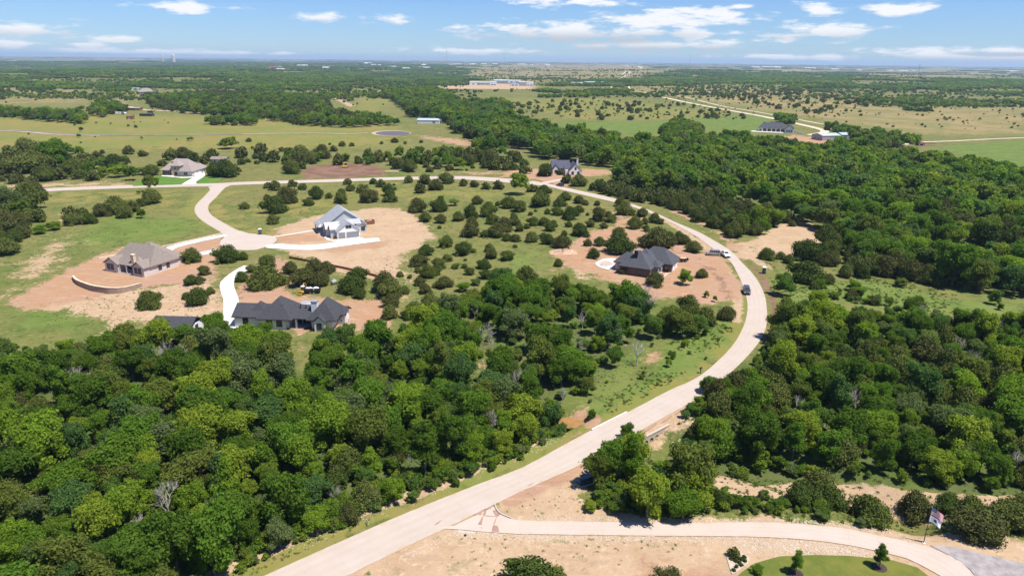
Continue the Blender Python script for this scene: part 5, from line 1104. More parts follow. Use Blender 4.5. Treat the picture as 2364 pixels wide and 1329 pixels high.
# ------------------------------------------------------------------ vehicles, machines, street furniture
def place(name, label, cat, px, deg=0, group=None, dz=0.0):
    x, y = at(*px); return thing(name, label, cat, (x, y, H(x, y) + dz), R(deg), group)
def road_dir(px):
    x, y = at(*px); i = int(np.argmin(np.hypot(STREET_AX[:, 0] - x, STREET_AX[:, 1] - y))); i = min(max(i, 2), len(STREET_AX) - 3)
    d = STREET_AX[i + 2] - STREET_AX[i - 2]; return math.degrees(math.atan2(d[1], d[0]))
def wheel(root, x, y, r=.36, wd=.24):
    s = 1 if y > 0 else -1
    o = MB().tube([(x, y - s * wd, r), (x, y, r)], r, 14).build('wheel', MAT['rubber'], root); MB().tube([(x, y - s * .02, r), (x, y + s * .012, r)], r * .6, 10).build('rim', MAT['steel'], o)
def car(name, label, cat, px, deg, paint, kind='suv', dz=.09):
    """length along local x, front at +x"""
    root = place(name, label, cat, px, deg, None, dz); P = MAT[paint]
    L, W, Hh = {'suv': (4.8, 1.95, 1.78), 'van': (4.7, 1.95, 1.95), 'pickup': (5.8, 2.0, 1.85), 'car': (4.6, 1.85, 1.45)}[kind]
    h, w2 = L / 2, W / 2; zb = .32; zs = 1.02 if kind != 'car' else .85
    nose = zs - .12
    pr = [(-h, zb + .12), (-h + .12, zb), (h - .15, zb), (h, zb + .15), (h, nose - .1), (h - .12, nose), (h * .42, zs), (-h + .05, zs), (-h, zs - .1)]
    m = MB(); m.prism(pr, -w2 + .04, w2 - .04)
    c0, c1 = {'suv': (-h + .1, h * .42), 'van': (-h + .08, h * .55), 'pickup': (-.55, h * .42), 'car': (-h + .7, h * .35)}[kind]
    f, b = (.62, .18) if kind != 'car' else (.8, .6)
    def cab(mb, z0, z1, g0, ins):
        k = (z1 - zs) / (Hh - zs); k0 = (z0 - zs) / (Hh - zs); ti = .16
        V = []
        for kk, z in ((k0, z0), (k, z1)):
            for x, y in ((c0 + b * kk, -1), (c1 - f * kk, -1), (c1 - f * kk, 1), (c0 + b * kk, 1)): V.append((x, y * (w2 - .08 - ti * kk + ins), z))
        mb.add(V, [(3, 2, 1, 0), (4, 5, 6, 7), (0, 1, 5, 4), (1, 2, 6, 5), (2, 3, 7, 6), (3, 0, 4, 7)])
    cab(m, zs, Hh, 0, 0); m.build('body', P, root)
    def quad(face, a, bb, lo=.12, hi=.84):
        z0, z1 = zs + (Hh - zs) * lo, zs + (Hh - zs) * hi; V = []; e = .012
        for z in (z0, z1):
            kk = (z - zs) / (Hh - zs); y = w2 - .08 - .16 * kk + e
            if face in 'lr':
                s = 1 if face == 'l' else -1; xa, xb = c0 + b * kk, c1 - f * kk
                V += [(xa + (xb - xa) * a, s * y, z), (xa + (xb - xa) * bb, s * y, z)]
            else:
                x = (c1 - f * kk + e) if face == 'f' else (c0 + b * kk - e); V += [(x, -y + .15, z), (x, y - .15, z)]
        MB().add(V, [(0, 1, 3, 2)]).build('windscreen' if face == 'f' else 'window', MAT['glass'], root)
    quad('f', 0, 0); quad('b', 0, 0)
    cuts = {'suv': ((.05, .34), (.38, .66), (.70, .95)), 'van': ((.04, .24), (.27, .48), (.51, .72), (.76, .95)), 'pickup': ((.06, .48), (.54, .93)), 'car': ((.08, .48), (.54, .92))}[kind]
    for a, bb in cuts: quad('l', a, bb); quad('r', a, bb)
    for s in (-1, 1):
        wheel(root, h * .62, s * (w2 + .01)); wheel(root, -h * .6, s * (w2 + .01))
        MB().box(h - .1, h + .02, s * (w2 - .3) - .2, s * (w2 - .3) + .2, nose - .28, nose - .1).build('headlight', MAT['lamp'], root)
        MB().box(-h - .02, -h + .05, s * (w2 - .22) - .12, s * (w2 - .22) + .12, zs - .35, zs - .1).build('tail_light', MAT['red'], root)
        MB().box(c1 - .5, c1 - .3, s * (w2 + .1) - .12, s * (w2 + .1) + .1, zs + .05, zs + .22).build('mirror', P, root)
    MB().box(h - .03, h + .03, -w2 + .62, w2 - .62, nose - .42, nose - .12).build('grille', MAT['black'], root)
    MB().box(h - .05, h + .07, -w2 + .1, w2 - .1, zb + .02, zb + .2).build('bumper', MAT['black'], root)
    if kind == 'pickup': MB().box(-h + .12, -.62, -w2 + .16, w2 - .16, zs - .02, zs + .006).build('truck_bed', MAT['black'], root)
    return root
car('parked_car', 'dark blue grey utility car at the left edge of the curving street', 'car', (1723, 676), road_dir((1740, 676)) + 180, 'car_dark', 'suv')
car('parked_truck', 'white pickup truck parked on the street beside a silver van', 'truck', (1674, 591), road_dir((1680, 591)) + 182, 'car_white', 'pickup')
car('parked_van', 'silver passenger van parked on the red earth beside the street', 'van', (1646, 589), 172, 'car_silver', 'van')
car('parked_car', 'black car stopped on the verge by the white gabled house drive', 'car', (1293, 430), road_dir((1293, 435)), 'car_black', 'suv')
car('parked_car', 'dark silver car on the white terrace drive of the arched porch house', 'car', (1832, 306), -30, 'car_silver', 'suv', .2)
car('parked_truck', 'pale pickup on the drive between arched house and tan metal shed', 'truck', (1846, 309), -20, 'car_white', 'pickup', .2)
def toilet(label, px, deg):
    r = place('portable_toilet', label, 'portable toilet', px, deg); MB().box(-.56, .56, -.56, .56, .1, 2.05, tx=.03, ty=.03).build('cabin', MAT['toilet'], r); MB().box(-.62, .62, -.62, .62, -.05, .1).build('skid', MAT['black'], r)
    MB().box(-.6, .6, -.6, .6, 2.052, 2.3, tx=.16, ty=.2).build('roof', MAT['white'], r); d = MB().box(-.36, .36, -.6, -.56, .18, 1.92).build('door', MAT['toilet'], r); MB().box(.22, .3, -.64, -.602, .95, 1.2).build('handle', MAT['white'], d); MB().tube([(.35, .35, 2.1), (.35, .35, 2.6)], .06, 6).build('vent_pipe', MAT['white'], r)
toilet('dark portable toilet with a white roof at the turning head', (601, 541), 10); toilet('dark portable toilet with a white roof on the grass right of the street', (1763, 631), -20)
# flagpole and flags
fp_ = place('flagpole', 'dark slim flagpole standing beside the curved drive', 'flagpole', (2132, 1252)); MB().tube([(0, 0, -.2), (0, 0, 5.9)], [.06, .035], 8).build('pole', MAT['darktrim'], fp_); MB().tube([(0, 0, 5.9), (0, 0, 6.0)], .07, 8).build('finial', MAT['steel'], fp_); MB().box(-.2, .2, -.2, .2, -.1, .06).build('footing', MAT['drive'], fp_)
fx, fy, fz = fp_.location
def flag_mat(kind):
    t = NT('flag ' + kind); o = t.new('ShaderNodeAttribute', attribute_name='fuv'); sx = t.new('ShaderNodeSeparateXYZ'); t.l.new(o.outputs['Vector'], sx.inputs[0]); U, V = sx.outputs[0], sx.outputs[1]
    if kind == 'stripes':
        st = t.math('GREATER_THAN', t.math('FRACT', t.math('MULTIPLY', V, 6.5)), .5); c = t.mix(st, (.75, .72, .72), (.5, .05, .07)); c = t.mix(t.math('SUBTRACT', 1.0, st), c, (.5, .05, .07)) if False else t.mix(st, (.5, .05, .07), (.75, .72, .72))
        can = t.math('MULTIPLY', t.math('LESS_THAN', U, .4), t.math('GREATER_THAN', V, .4615))
        a = t.math('SUBTRACT', t.math('FRACT', t.math('MULTIPLY', U, 15)), .5); b = t.math('SUBTRACT', t.math('FRACT', t.math('MULTIPLY', V, 9.3)), .5)
        star = t.math('LESS_THAN', t.math('ADD', t.math('MULTIPLY', a, a), t.math('MULTIPLY', b, b)), .06)
        c = t.mix(can, c, t.mix(star, (.03, .035, .16), (.75, .75, .75)))
    else:
        a = t.math('SUBTRACT', U, .45); b = t.math('MULTIPLY', t.math('SUBTRACT', V, .5), .65)
        c = t.mix(t.math('LESS_THAN', t.math('ADD', t.math('MULTIPLY', a, a), t.math('MULTIPLY', b, b)), .018), (.78, .78, .8), (.04, .06, .16))
    t.bsdf(c, .8, 0, None, .1); return t.m
def flag(name, label, z0, W, Hh, kind, droop):
    V = []; F = []; UV = []; nx, nz = 14, 8
    for i in range(nx + 1):
        for j in range(nz + 1):
            u, v = i / nx, j / nz; x = .05 + u * W * .86; V.append((x, .11 * math.sin(u * 7 + v) * u * 1.4, z0 + (v - 1) * Hh - droop * u * u - .3 * u)); UV.append((u, v, 0))
    for i in range(nx):
        for j in range(nz): a = i * (nz + 1) + j; F.append((a, a + nz + 1, a + nz + 2, a + 1))
    me = bpy.data.meshes.new(name); me.from_pydata(V, [], F); me.materials.append(flag_mat(kind)); at_ = me.attributes.new('fuv', 'FLOAT_VECTOR', 'POINT'); at_.data.foreach_set('vector', np.array(UV, np.float32).ravel())
    o = link(name, me, None, (fx, fy, fz)); o.rotation_euler = (0, 0, R(-18)); md = o.modifiers.new('cloth', 'SOLIDIFY'); md.thickness = .012; tag(o, label, 'flag')
flag('flag', 'striped flag with a starred blue corner, upper on the pole', 5.85, 1.9, 1.15, 'stripes', .7); flag('flag', 'white flag with a small dark emblem, lower on the pole', 4.6, 1.8, 1.0, 'plain', .6)
# mailbox, sign, cabinets
mb_ = place('mailbox', 'black mailbox on a post at the left verge near the bend', 'mailbox', (1617, 861), -40); MB().box(-.08, .08, -.08, .08, -.2, 1.05).build('post', MAT['black'], mb_); MB().prism([(-.2, 1.05), (.2, 1.05), (.2, 1.25), (.12, 1.38), (-.12, 1.38), (-.2, 1.25)], -.35, .35).build('box', MAT['black'], mb_); MB().box(.2, .23, -.2, .05, 1.2, 1.28).build('flag_arm', MAT['red'], mb_)
sg = place('sign', 'small white sign board staked in the left verge', 'sign', (848, 1211), 30); MB().box(-.02, .02, -.3, -.26, -.2, .6).box(-.02, .02, .26, .3, -.2, .6).build('stake', MAT['steel'], sg); MB().box(.022, .045, -.42, .42, .3, .8).build('board', MAT['white'], sg)
def cabinet(label, px, deg, a, b, h):
    r = place('utility_cabinet', label, 'utility cabinet', px, deg); MB().box(-a - .15, a + .15, -b - .15, b + .15, -.2, .1).build('pad', MAT['drive'], r); MB().box(-a, a, -b, b, .1, h, tx=.04, ty=.04).build('cabinet_body', MAT['green_box'], r); l = MB().box(-a - .04, a + .04, -b - .04, b + .04, h + .002, h + .1, tx=.1, ty=.1).build('lid', MAT['green_box'], r)
    MB().box(-.06, .06, -b - .05, -b - .002, h * .45, h * .6).build('lock', MAT['steel'], r); MB().box(-a * .8, a * .8, -b - .025, -b - .001, .2, h - .1).build('door', MAT['green_box'], r)
cabinet('larger dark green utility cabinet under the road corner trees', (1353, 1113), 25, .85, .7, 1.15); cabinet('smaller dark green utility cabinet nearest the drive', (1333, 1124), 25, .4, .35, .8); cabinet('small dark cabinet close beside the larger cabinet', (1344, 1119), 25, .3, .3, .7)
# culvert headwall with round pipes
def culvert(name, label, a, b, zt, zb, n):
    a, b = np.array(a), np.array(b); L_ = float(np.hypot(*(b - a))); ang = math.atan2(*(b - a)[::-1]); z = H(*((a + b) / 2)); r = thing(name, label, 'culvert', (a[0], a[1], 0), ang); m = MB(); p = L_ / n
    for k in range(n):
        c = p * (k + .5); rr = p * .36; zc = zb + rr + .1; K_ = 12; arc = [(c + rr * math.cos(math.pi * q / K_), zc + rr * math.sin(math.pi * q / K_)) for q in range(K_, -1, -1)]
        out = [(c - p / 2 + p * q / K_, zt) for q in range(K_ + 1)]; d = MB()
        for y in (0.0, .3):
            V = [(x, y, z_) for x, z_ in arc] + [(x, y, z_) for x, z_ in out]; m.add(V, [(q, q + 1, K_ + 2 + q, K_ + 1 + q) for q in range(K_)])
            m.add([(c - p / 2, y, zb - .5), (arc[0][0], y, zb - .5), (arc[0][0], y, zc), (c - p / 2, y, zt)], [(0, 1, 2, 3)]); m.add([(arc[-1][0], y, zb - .5), (c + p / 2, y, zb - .5), (c + p / 2, y, zt), (arc[-1][0], y, zc)], [(0, 1, 2, 3)])
        full = [(c - rr, zb - .5)] + arc + [(c + rr, zb - .5)]
        V = [(x, .001, z_) for x, z_ in full] + [(x, 3.5, z_) for x, z_ in full]; nn = len(full); d.add(V, [(q, q + 1, nn + q + 1, nn + q) for q in range(nn - 1)] + [tuple(range(nn, 2 * nn))]); d.build('pipe', MAT['joint'], r)
    m.add([(0, 0, zt), (L_, 0, zt), (L_, .3, zt), (0, .3, zt)], [(0, 1, 2, 3)]); m.build('headwall', MAT['road'], r); MB().box(-.1, L_ + .1, -.08, .38, zt + .002, zt + .16).build('coping', MAT['road'], r); return r
def ppt(px, py, z):
    d = ray(px, py); t_ = (z - CH) / d[2]; return (d[0] * t_, d[1] * t_)
culvert('culvert', 'concrete culvert headwall with a row of round pipe mouths below the street', ppt(1475, 1017, .05), ppt(1546, 980, .05), 0.0, -1.9, 6)
def wall_line(name, label, cat, P, h, th, mat, cap=None, h_end=None, dz=0.0):
    W = smooth(wpoly(P), 5); n = len(W); x0, y0 = W[0]; z0 = H(x0, y0); r = thing(name, label, cat, (x0, y0, z0)); m = MB(); c = MB(); V = []; Cv = []
    for i in range(n):
        d = W[min(i + 1, n - 1)] - W[max(i - 1, 0)]; d = d / np.hypot(*d); nn = np.array([-d[1], d[0]]) * th / 2; f = math.sin(math.pi * i / (n - 1)) ** .6 if h_end is not None else 1; hh = (h_end + (h - h_end) * f) if h_end is not None else h; zz_ = H(*W[i]) - z0 + dz
        for s in (1, -1): q = W[i] + nn * s - np.array([x0, y0]); V += [(q[0], q[1], zz_ - .4), (q[0], q[1], zz_ + hh)]; q = W[i] + nn * s * 1.25 - np.array([x0, y0]); Cv += [(q[0], q[1], zz_ + hh + .003), (q[0], q[1], zz_ + hh + .14)]
    F = lambda: [f for i in range(n - 1) for f in ((4 * i, 4 * i + 4, 4 * i + 5, 4 * i + 1), (4 * i + 2, 4 * i + 3, 4 * i + 7, 4 * i + 6), (4 * i + 1, 4 * i + 5, 4 * i + 7, 4 * i + 3), (4 * i, 4 * i + 2, 4 * i + 6, 4 * i + 4))] + [(0, 1, 3, 2), (4 * n - 4, 4 * n - 2, 4 * n - 1, 4 * n - 3)]
    m.add(V, F()); m.build('wall_body', MAT[mat], r)
    if cap: c.add(Cv, F()); c.build('coping', MAT[cap], r)
    return r
wall_line('retaining_wall', 'curved block retaining wall below the brown roofed house', 'wall', [(169, 643), (178, 655), (195, 664), (217, 672), (240, 676), (257, 677.5), (280, 676), (300, 671), (327, 661)], 1.75, .5, 'wallstone', 'cap', .9)
wall_line('retaining_wall', 'low rust brown retaining wall below the pale caliche pad', 'wall', [(668, 596), (700, 602), (745, 611), (800, 622), (850, 634), (876, 641)], .75, .35, 'rust', None)
wall_line('low_wall', 'long low tan kerb wall above the loop drive', 'wall', [(366, 572), (420, 560), (470, 549), (516, 538)], .35, .35, 'cap', None)
wall_line('low_wall', 'short low tan kerb wall behind the brown roofed house', 'wall', [(228, 597.5), (258, 591), (288, 585)], .4, .35, 'cap', None)
wall_line('low_wall', 'thin pale concrete wall along the left verge above the muddy pool', 'wall', [(1366, 994), (1405, 974), (1447, 953)], .35, .3, 'drive', None)
wall_line('kerb_wall', 'short curved white kerb wall at the drive apron corner', 'wall', [(1142, 1165), (1147, 1177), (1157, 1187), (1180, 1197)], .25, .2, 'road', None)
dh = place('drain_headwall', 'small white concrete drain end by the road corner trees', 'drain', (1352, 1092), 20); dh.scale = (.62, .62, .62); MB().box(-.7, -.5, -.5, .8, -.3, .7).box(.5, .7, -.5, .8, -.3, .7).box(-.5, .5, .6, .8, -.3, .7).build('wing_wall', MAT['road'], dh); MB().tube([(0, .59, .25), (0, .2, .25)], .32, 10).build('pipe_mouth', MAT['black'], dh)
dw = place('drain_headwall', 'sloped concrete drain end with a dark pipe mouth below the apron', 'drain', (1077, 1231), -8); MB().add([(-1.5, .5, .1), (1.4, .5, .1), (.2, -.5, -.15), (-.4, -.5, -.15), (-1.5, .5, -.4), (1.4, .5, -.4), (.2, -.5, -.5), (-.4, -.5, -.5)], [(0, 1, 2, 3), (4, 5, 6, 7), (3, 2, 6, 7), (0, 3, 7, 4), (1, 2, 6, 5)]).build('slope_slab', MAT['joint'], dw); MB().tube([(-.1, -.3, -.02), (-.1, -.62, -.02)], .2, 10).build('pipe_mouth', MAT['black'], dw)
# building site things
def bin_(name, label, cat, px, deg, L_, W_, h, mat, load, wheels=False):
    r = place(name, label, cat, px, deg); z0 = .55 if wheels else .12; m = MB(); T = .08
    m.box(-L_ / 2, L_ / 2, -W_ / 2, -W_ / 2 + T, z0, z0 + h).box(-L_ / 2, L_ / 2, W_ / 2 - T, W_ / 2, z0, z0 + h).box(-L_ / 2, -L_ / 2 + T, -W_ / 2 + T, W_ / 2 - T, z0, z0 + h).box(L_ / 2 - T, L_ / 2, -W_ / 2 + T, W_ / 2 - T, z0, z0 + h).box(-L_ / 2 + T, L_ / 2 - T, -W_ / 2 + T, W_ / 2 - T, z0, z0 + .08); m.build('hopper', MAT[mat], r)
    q = random.Random(px[0])
    for k in range(14): a = q.uniform(-L_ / 2 + .5, L_ / 2 - .5); b = q.uniform(-W_ / 2 + .4, W_ / 2 - .4); s = q.uniform(.25, .5); o = MB().box(-s, s, -s * .7, s * .7, 0, s * .8, tx=.08, ty=.06).build('load_piece', MAT[load], r, loc=(a, b, z0 + h * .7)); o.rotation_euler = (q.uniform(-.3, .3), q.uniform(-.3, .3), q.uniform(0, 3))
    for k in range(5): x = -L_ / 2 + L_ * (k + .5) / 5; MB().box(x - .05, x + .05, -W_ / 2 - .07, -W_ / 2 - .001, z0, z0 + h).build('rib', MAT[mat], r)
    if wheels:
        for x in (-.5, .5):
            for s in (-1, 1): wheel(r, x, s * (W_ / 2 - .02), .32, .2)
        MB().box(-L_ / 2 - 1.4, -L_ / 2, -.06, .06, .45, .55).build('drawbar', MAT['black'], r)
bin_('dumpster', 'brown rusty dumpster full of pale rubble behind the metal roofed house', 'dumpster', (852, 517), 32, 4.2, 2.2, 1.5, 'rust', 'rock')
bin_('trailer', 'black dump trailer heaped with white sacks beside the small digger', 'trailer', (722, 676), 6, 4.4, 2.0, 1.1, 'black', 'white', True)
bin_('trailer', 'small dark trailer on red earth right of the brick house', 'trailer', (1578, 604), 10, 2.8, 1.6, .7, 'black', 'lumber', True)
def tracks(r, L_, W_, mat='rubber'):
    for s in (-1, 1): MB().prism([(-L_ / 2, .25), (-L_ / 2 + .25, 0), (L_ / 2 - .25, 0), (L_ / 2, .25), (L_ / 2 - .2, .55), (-L_ / 2 + .2, .55)], s * W_ / 2 - .22, s * W_ / 2 + .22).build('track', MAT[mat], r)
ex = place('excavator', 'small yellow digger with a white cab roof beside the dump trailer', 'excavator', (698, 678), 70); tracks(ex, 2.3, 1.4); MB().box(-.8, .6, -.7, .7, .6, 1.15, tx=.06, ty=.05).build('house_body', MAT['yellow'], ex); MB().box(-.3, .6, -.6, .2, 1.152, 2.2, tx=.05, ty=.05).build('cab', MAT['glass'], ex); MB().box(-.4, .7, -.66, .28, 2.202, 2.34).build('cab_roof', MAT['white'], ex)
MB().tube([(.6, .4, 1.1), (1.6, .4, 2.7), (2.5, .4, 2.2)], [.16, .14, .1], 6).build('boom', MAT['yellow'], ex); MB().tube([(2.5, .4, 2.2), (2.7, .4, .9)], [.11, .08], 6).build('stick', MAT['yellow'], ex); MB().prism([(2.45, .3), (2.95, .35), (2.85, .9), (2.6, .95)], .1, .7).build('bucket', MAT['black'], ex); MB().box(-1.5, -1.2, -.8, .8, .1, .45).build('blade', MAT['yellow'], ex)
dz_ = place('bulldozer', 'yellow bulldozer on the dark plowed pad', 'bulldozer', (797, 387), 200); tracks(dz_, 3.8, 2.3); MB().box(-1.4, 1.8, -.8, .8, .5, 1.6, tx=.1, ty=.06).build('body', MAT['yellow'], dz_); MB().box(-1.2, .3, -.75, .75, 1.602, 2.9, tx=.08, ty=.08).build('cab', MAT['glass'], dz_); MB().box(-1.3, .4, -.85, .85, 2.902, 3.05).build('cab_roof', MAT['yellow'], dz_); MB().prism([(2.6, .1), (2.85, .0), (2.8, 1.2), (2.65, 1.2)], -1.7, 1.7).build('blade', MAT['yellow'], dz_); MB().tube([(1.2, .6, 1.6), (1.2, .6, 2.4)], .08, 6).build('exhaust', MAT['black'], dz_)
MB.tank = lambda s, L_, r_: s.tube([(-L_ / 2, 0, r_ + .15), (-L_ / 2 + .25, 0, r_ + .15), (L_ / 2 - .25, 0, r_ + .15), (L_ / 2, 0, r_ + .15)], [r_ * .6, r_, r_, r_ * .6], 12)
tk = place('water_tank', 'small pale grey tank standing among junipers above the charcoal roof', 'tank', (771, 656), 60); MB().tank(1.9, .62).build('tank_body', MAT['steel'], tk); MB().box(-.7, -.5, -.4, .4, -.1, .3).box(.5, .7, -.4, .4, -.1, .3).build('saddle', MAT['black'], tk); MB().tube([(0, 0, 1.35), (0, 0, 1.55)], .2, 8).build('hatch', MAT['white'], tk)
ls_ = place('lumber_stack', 'yellowish stack of sawn lumber beside the plowed pad', 'lumber stack', (905, 399), 3)
for k in range(3):
    for j in range(4): MB().box(-4, 4, -.7 + .36 * j, -.37 + .36 * j, .15 + .3 * k, .42 + .3 * k).build('plank', MAT['lumber'], ls_)
def mound(name, label, px, L_, W_, h, mat, seed):
    r = np.random.default_rng(seed); x, y = at(*px); V = []; F = []; n = 14
    for i in range(n + 1):
        for j in range(n + 1): u, v = i / n * 2 - 1, j / n * 2 - 1; k = max(0, 1 - u * u) * max(0, 1 - v * v); V.append((u * L_, v * W_, h * k ** .8 * (1 + .35 * r.normal() * (k > .05)) - .05))
    for i in range(n):
        for j in range(n): a = i * (n + 1) + j; F.append((a, a + n + 1, a + n + 2, a + 1))
    o = np_mesh(name, V, F, [MAT[mat]]); o = link(name, o, None, (x, y, H(x, y))); tag(o, label, 'mound'); return o
mound('earth_mound', 'low heap of red earth on the pad left of the brick house', (1300, 583), 5, 3, 1.0, 'earth', 3) if 'earth' in MAT else None
bp = place('brush_pile', 'grey pile of dead brush on the edge of the plowed pad', 'brush pile', (866, 366)); q = random.Random(4)
for k in range(9): a = q.uniform(0, 6.3); MB().tube([(q.uniform(-2, 2), q.uniform(-1.5, 1.5), 0), (q.uniform(-2, 2) + 2 * math.cos(a), q.uniform(-1, 1) + 2 * math.sin(a), q.uniform(.8, 3.4))], [.14, .04], 4).build('branch', MAT['deadwood'], bp)
fb_ = place('fallen_branch', 'grey fallen tree top lying on the left verge near the sign', 'branch', (770, 1226), 160); q = random.Random(8)
for k in range(9): a = q.uniform(-.7, .7); b_ = q.uniform(0, 2.2); MB().tube([(b_, 0, .2), (b_ + 1.3 * math.cos(a), 1.3 * math.sin(a), q.uniform(.2, .8))], [.05, .015], 4).build('twig', MAT['deadwood'], fb_)
MB().tube([(-.6, 0, .15), (2.6, 0, .3)], [.12, .05], 5).build('limb', MAT['deadwood'], fb_)
# pool under construction
po = [(1374, 608), (1382, 603), (1395, 598), (1418, 597), (1424, 600), (1418, 604), (1419, 619), (1412, 623), (1404, 623), (1384, 617), (1376, 612)]; pi = [(1382, 608), (1394, 603), (1404, 603.5), (1411, 608), (1416, 612), (1404, 615), (1390, 616), (1383, 612)]
Wo, Wi = resample(np.vstack([smooth(wpoly(po + po[:1]), 3)]), 1), resample(np.vstack([smooth(wpoly(pi + pi[:1]), 3)]), 1)
def byang(W, n=40):
    c = np.mean(wpoly(pi), 0); a = np.unwrap(np.arctan2(W[:, 1] - c[1], W[:, 0] - c[0])); o = np.argsort(a); return np.stack([np.interp(np.linspace(a.min(), a.min() + 2 * math.pi, n, endpoint=False), a[o], W[o, k]) for k in (0, 1)], -1) if True else None
def rad_at(W, n=40):
    c = np.mean(wpoly(pi), 0); out = []
    for k in range(n):
        th = 2 * math.pi * k / n; d = np.array([math.cos(th), math.sin(th)]); best = 0
        for a, b in zip(W[:-1], W[1:]):
            e = b - a; den = d[0] * -e[1] + d[1] * e[0]
            if abs(den) < 1e-9: continue
            q = a - c; s_ = (q[0] * -e[1] + q[1] * e[0]) / den; u_ = (d[0] * q[1] - d[1] * q[0]) / den
            if 0 <= u_ <= 1 and s_ > best: best = s_
        out.append(c + d * best)
    return out
O_, I_ = rad_at(Wo), rad_at(Wi); n = len(O_); pz = H(*I_[0]); m = MB(); V = [(p[0], p[1], pz + .16) for p in O_] + [(p[0], p[1], pz + .16) for p in I_] + [(p[0], p[1], pz - .3) for p in O_] + [(p[0], p[1], pz + .03) for p in I_]
m.add(V, [f for k in range(n) for f in ((k, (k + 1) % n, n + (k + 1) % n, n + k), (k, 2 * n + k, 2 * n + (k + 1) % n, (k + 1) % n), (n + k, n + (k + 1) % n, 3 * n + (k + 1) % n, 3 * n + k))]); c_ = np.mean(wpoly(pi), 0)
pl_ = thing('swimming_pool', 'unfinished swimming pool in white concrete decking left of the brick house', 'pool', (0, 0, 0)); m.build('deck', MAT['drive'], pl_)
m = MB(); cc = np.mean(I_, 0); m.add([(p[0], p[1], pz + .05) for p in I_] + [(cc[0] + (p[0] - cc[0]) * .6, cc[1] + (p[1] - cc[1]) * .6, pz + .09) for p in I_] + [(cc[0], cc[1], pz + .13)], [f for k in range(n) for f in ((k, (k + 1) % n, n + (k + 1) % n, n + k), (n + k, n + (k + 1) % n, 2 * n))]); m.build('pool_floor', simple('raw pool shell', (.38, .30, .25), .9, .3, .8), pl_)
wk = drive('walkway', 'pale concrete walk beside the red patio of the brick house', [(1529, 640), (1542, 630), (1553, 622)], .55, MAT['fgdrive'], 2)
pa_ = flat('patio', [(1519, 634), (1527, 616), (1551, 621), (1528, 640)], simple('red patio earth', (.42, .19, .10), .9), .07); tag(pa_, 'red earth patio in the angle of the brick house', kind='structure')
# planting bed and young lawn trees
bd = flat('planting_bed', [(1674, 1276), (1690, 1272), (1712, 1277), (1729, 1285), (1730, 1294), (1722, 1306), (1705, 1318), (1690, 1326), (1684, 1310)], simple('bed gravel', (.42, .345, .27), .95, .35, 6, bump=.4), .098); tag(bd, 'gravel planting bed at the left end of the lawn', kind='structure')
for k, (a, b) in enumerate(((1694, 1285), (1703, 1290), (1712, 1293), (1720, 1297), (1706, 1300), (1698, 1297), (1711, 1306), (1700, 1310), (1694, 1318), (1688, 1292), (1718, 1288))):
    x, y = at(a, b); o = bpy.data.objects.new('bed_plant', JUN1[k % 4]); COL.objects.link(o); o.location = (x, y, H(x, y) + .05); s_ = .3 if k else .85; o.scale = (s_, s_, s_ * 1.2); tag(o, 'large leafy shrub at the head of the gravel planting bed' if k == 0 else 'small round plant set in the gravel planting bed', 'plant', None if k == 0 else 'small plants in the gravel bed')
for (a, b, rad, lab) in ((1836, 1324, 1.15, 'young bright green tree in a mulch ring, left on the lawn'), (2029, 1310, 1.15, 'young grey green tree in a mulch ring, right on the lawn')):
    x, y = at(a, b); o = make_tree('lawn_tree', TALL[0 if a < 1900 else 1], trunk_mesh('trunk', a, 1.7, .05, 3), x, y, H(x, y) + .1, rad, 1.0, 1.0 + a); tag(o, lab, 'tree')
    f_ = flat('mulch_ring', [(x + 1.0 * math.cos(k * .5236), y + 1.0 * math.sin(k * .5236)) for k in range(12)], MAT['mulch'], .13, None, True); tag(f_, 'dark mulch ring under the ' + ('left' if a < 1900 else 'right') + ' lawn tree', kind='structure')
# far farm yard and field machine
def trailer(label, px, deg, L_, mat, cat='trailer'):
    r = place('camper_trailer', label, cat, px, deg); MB().prism([(-L_ / 2, .5), (L_ / 2, .5), (L_ / 2, 1.6), (L_ / 2 - .5, 2.6), (-L_ / 2 + .3, 2.7), (-L_ / 2, 2.2)], -1.2, 1.2).build('trailer_body', MAT[mat], r)
    for x in (-L_ * .25, L_ * .2): MB().box(x - .5, x + .5, -1.23, -1.202, 1.4, 2.1).build('window', MAT['glass'], r)
    for s in (-1, 1): wheel(r, 0, s * 1.22, .4)
trailer('pale camper trailer at the left of the far farm yard', (234, 263), 8, 9, 'white'); trailer('pale camper trailer behind the left one in the far farm yard', (247, 259.5), 5, 7, 'steel'); trailer('long white trailer in the middle of the far farm yard', (272, 264), 4, 11, 'white'); trailer('grey trailer angled at the right of the long white one', (286, 264.5), -40, 9, 'steel'); trailer('short black topped trailer by the dark far shelter', (347, 261.5), 20, 6, 'black')
bl = place('loader', 'yellow loader at the right end of the far farm yard', 'loader', (353, 257.5), 30); MB().box(-2.5, 2.5, -1.2, 1.2, .8, 2.2, tx=.2, ty=.1).build('body', MAT['yellow'], bl); MB().box(-1, .8, -1, 1, 2.202, 3.6, tx=.1, ty=.1).build('cab', MAT['glass'], bl); MB().prism([(3, .2), (4, .2), (4, 1.4), (3.2, 1.2)], -1.5, 1.5).build('bucket', MAT['yellow'], bl)
for s in (-1, 1): wheel(bl, 1.6, s * 1.4, .8, .5); wheel(bl, -1.6, s * 1.4, .8, .5)
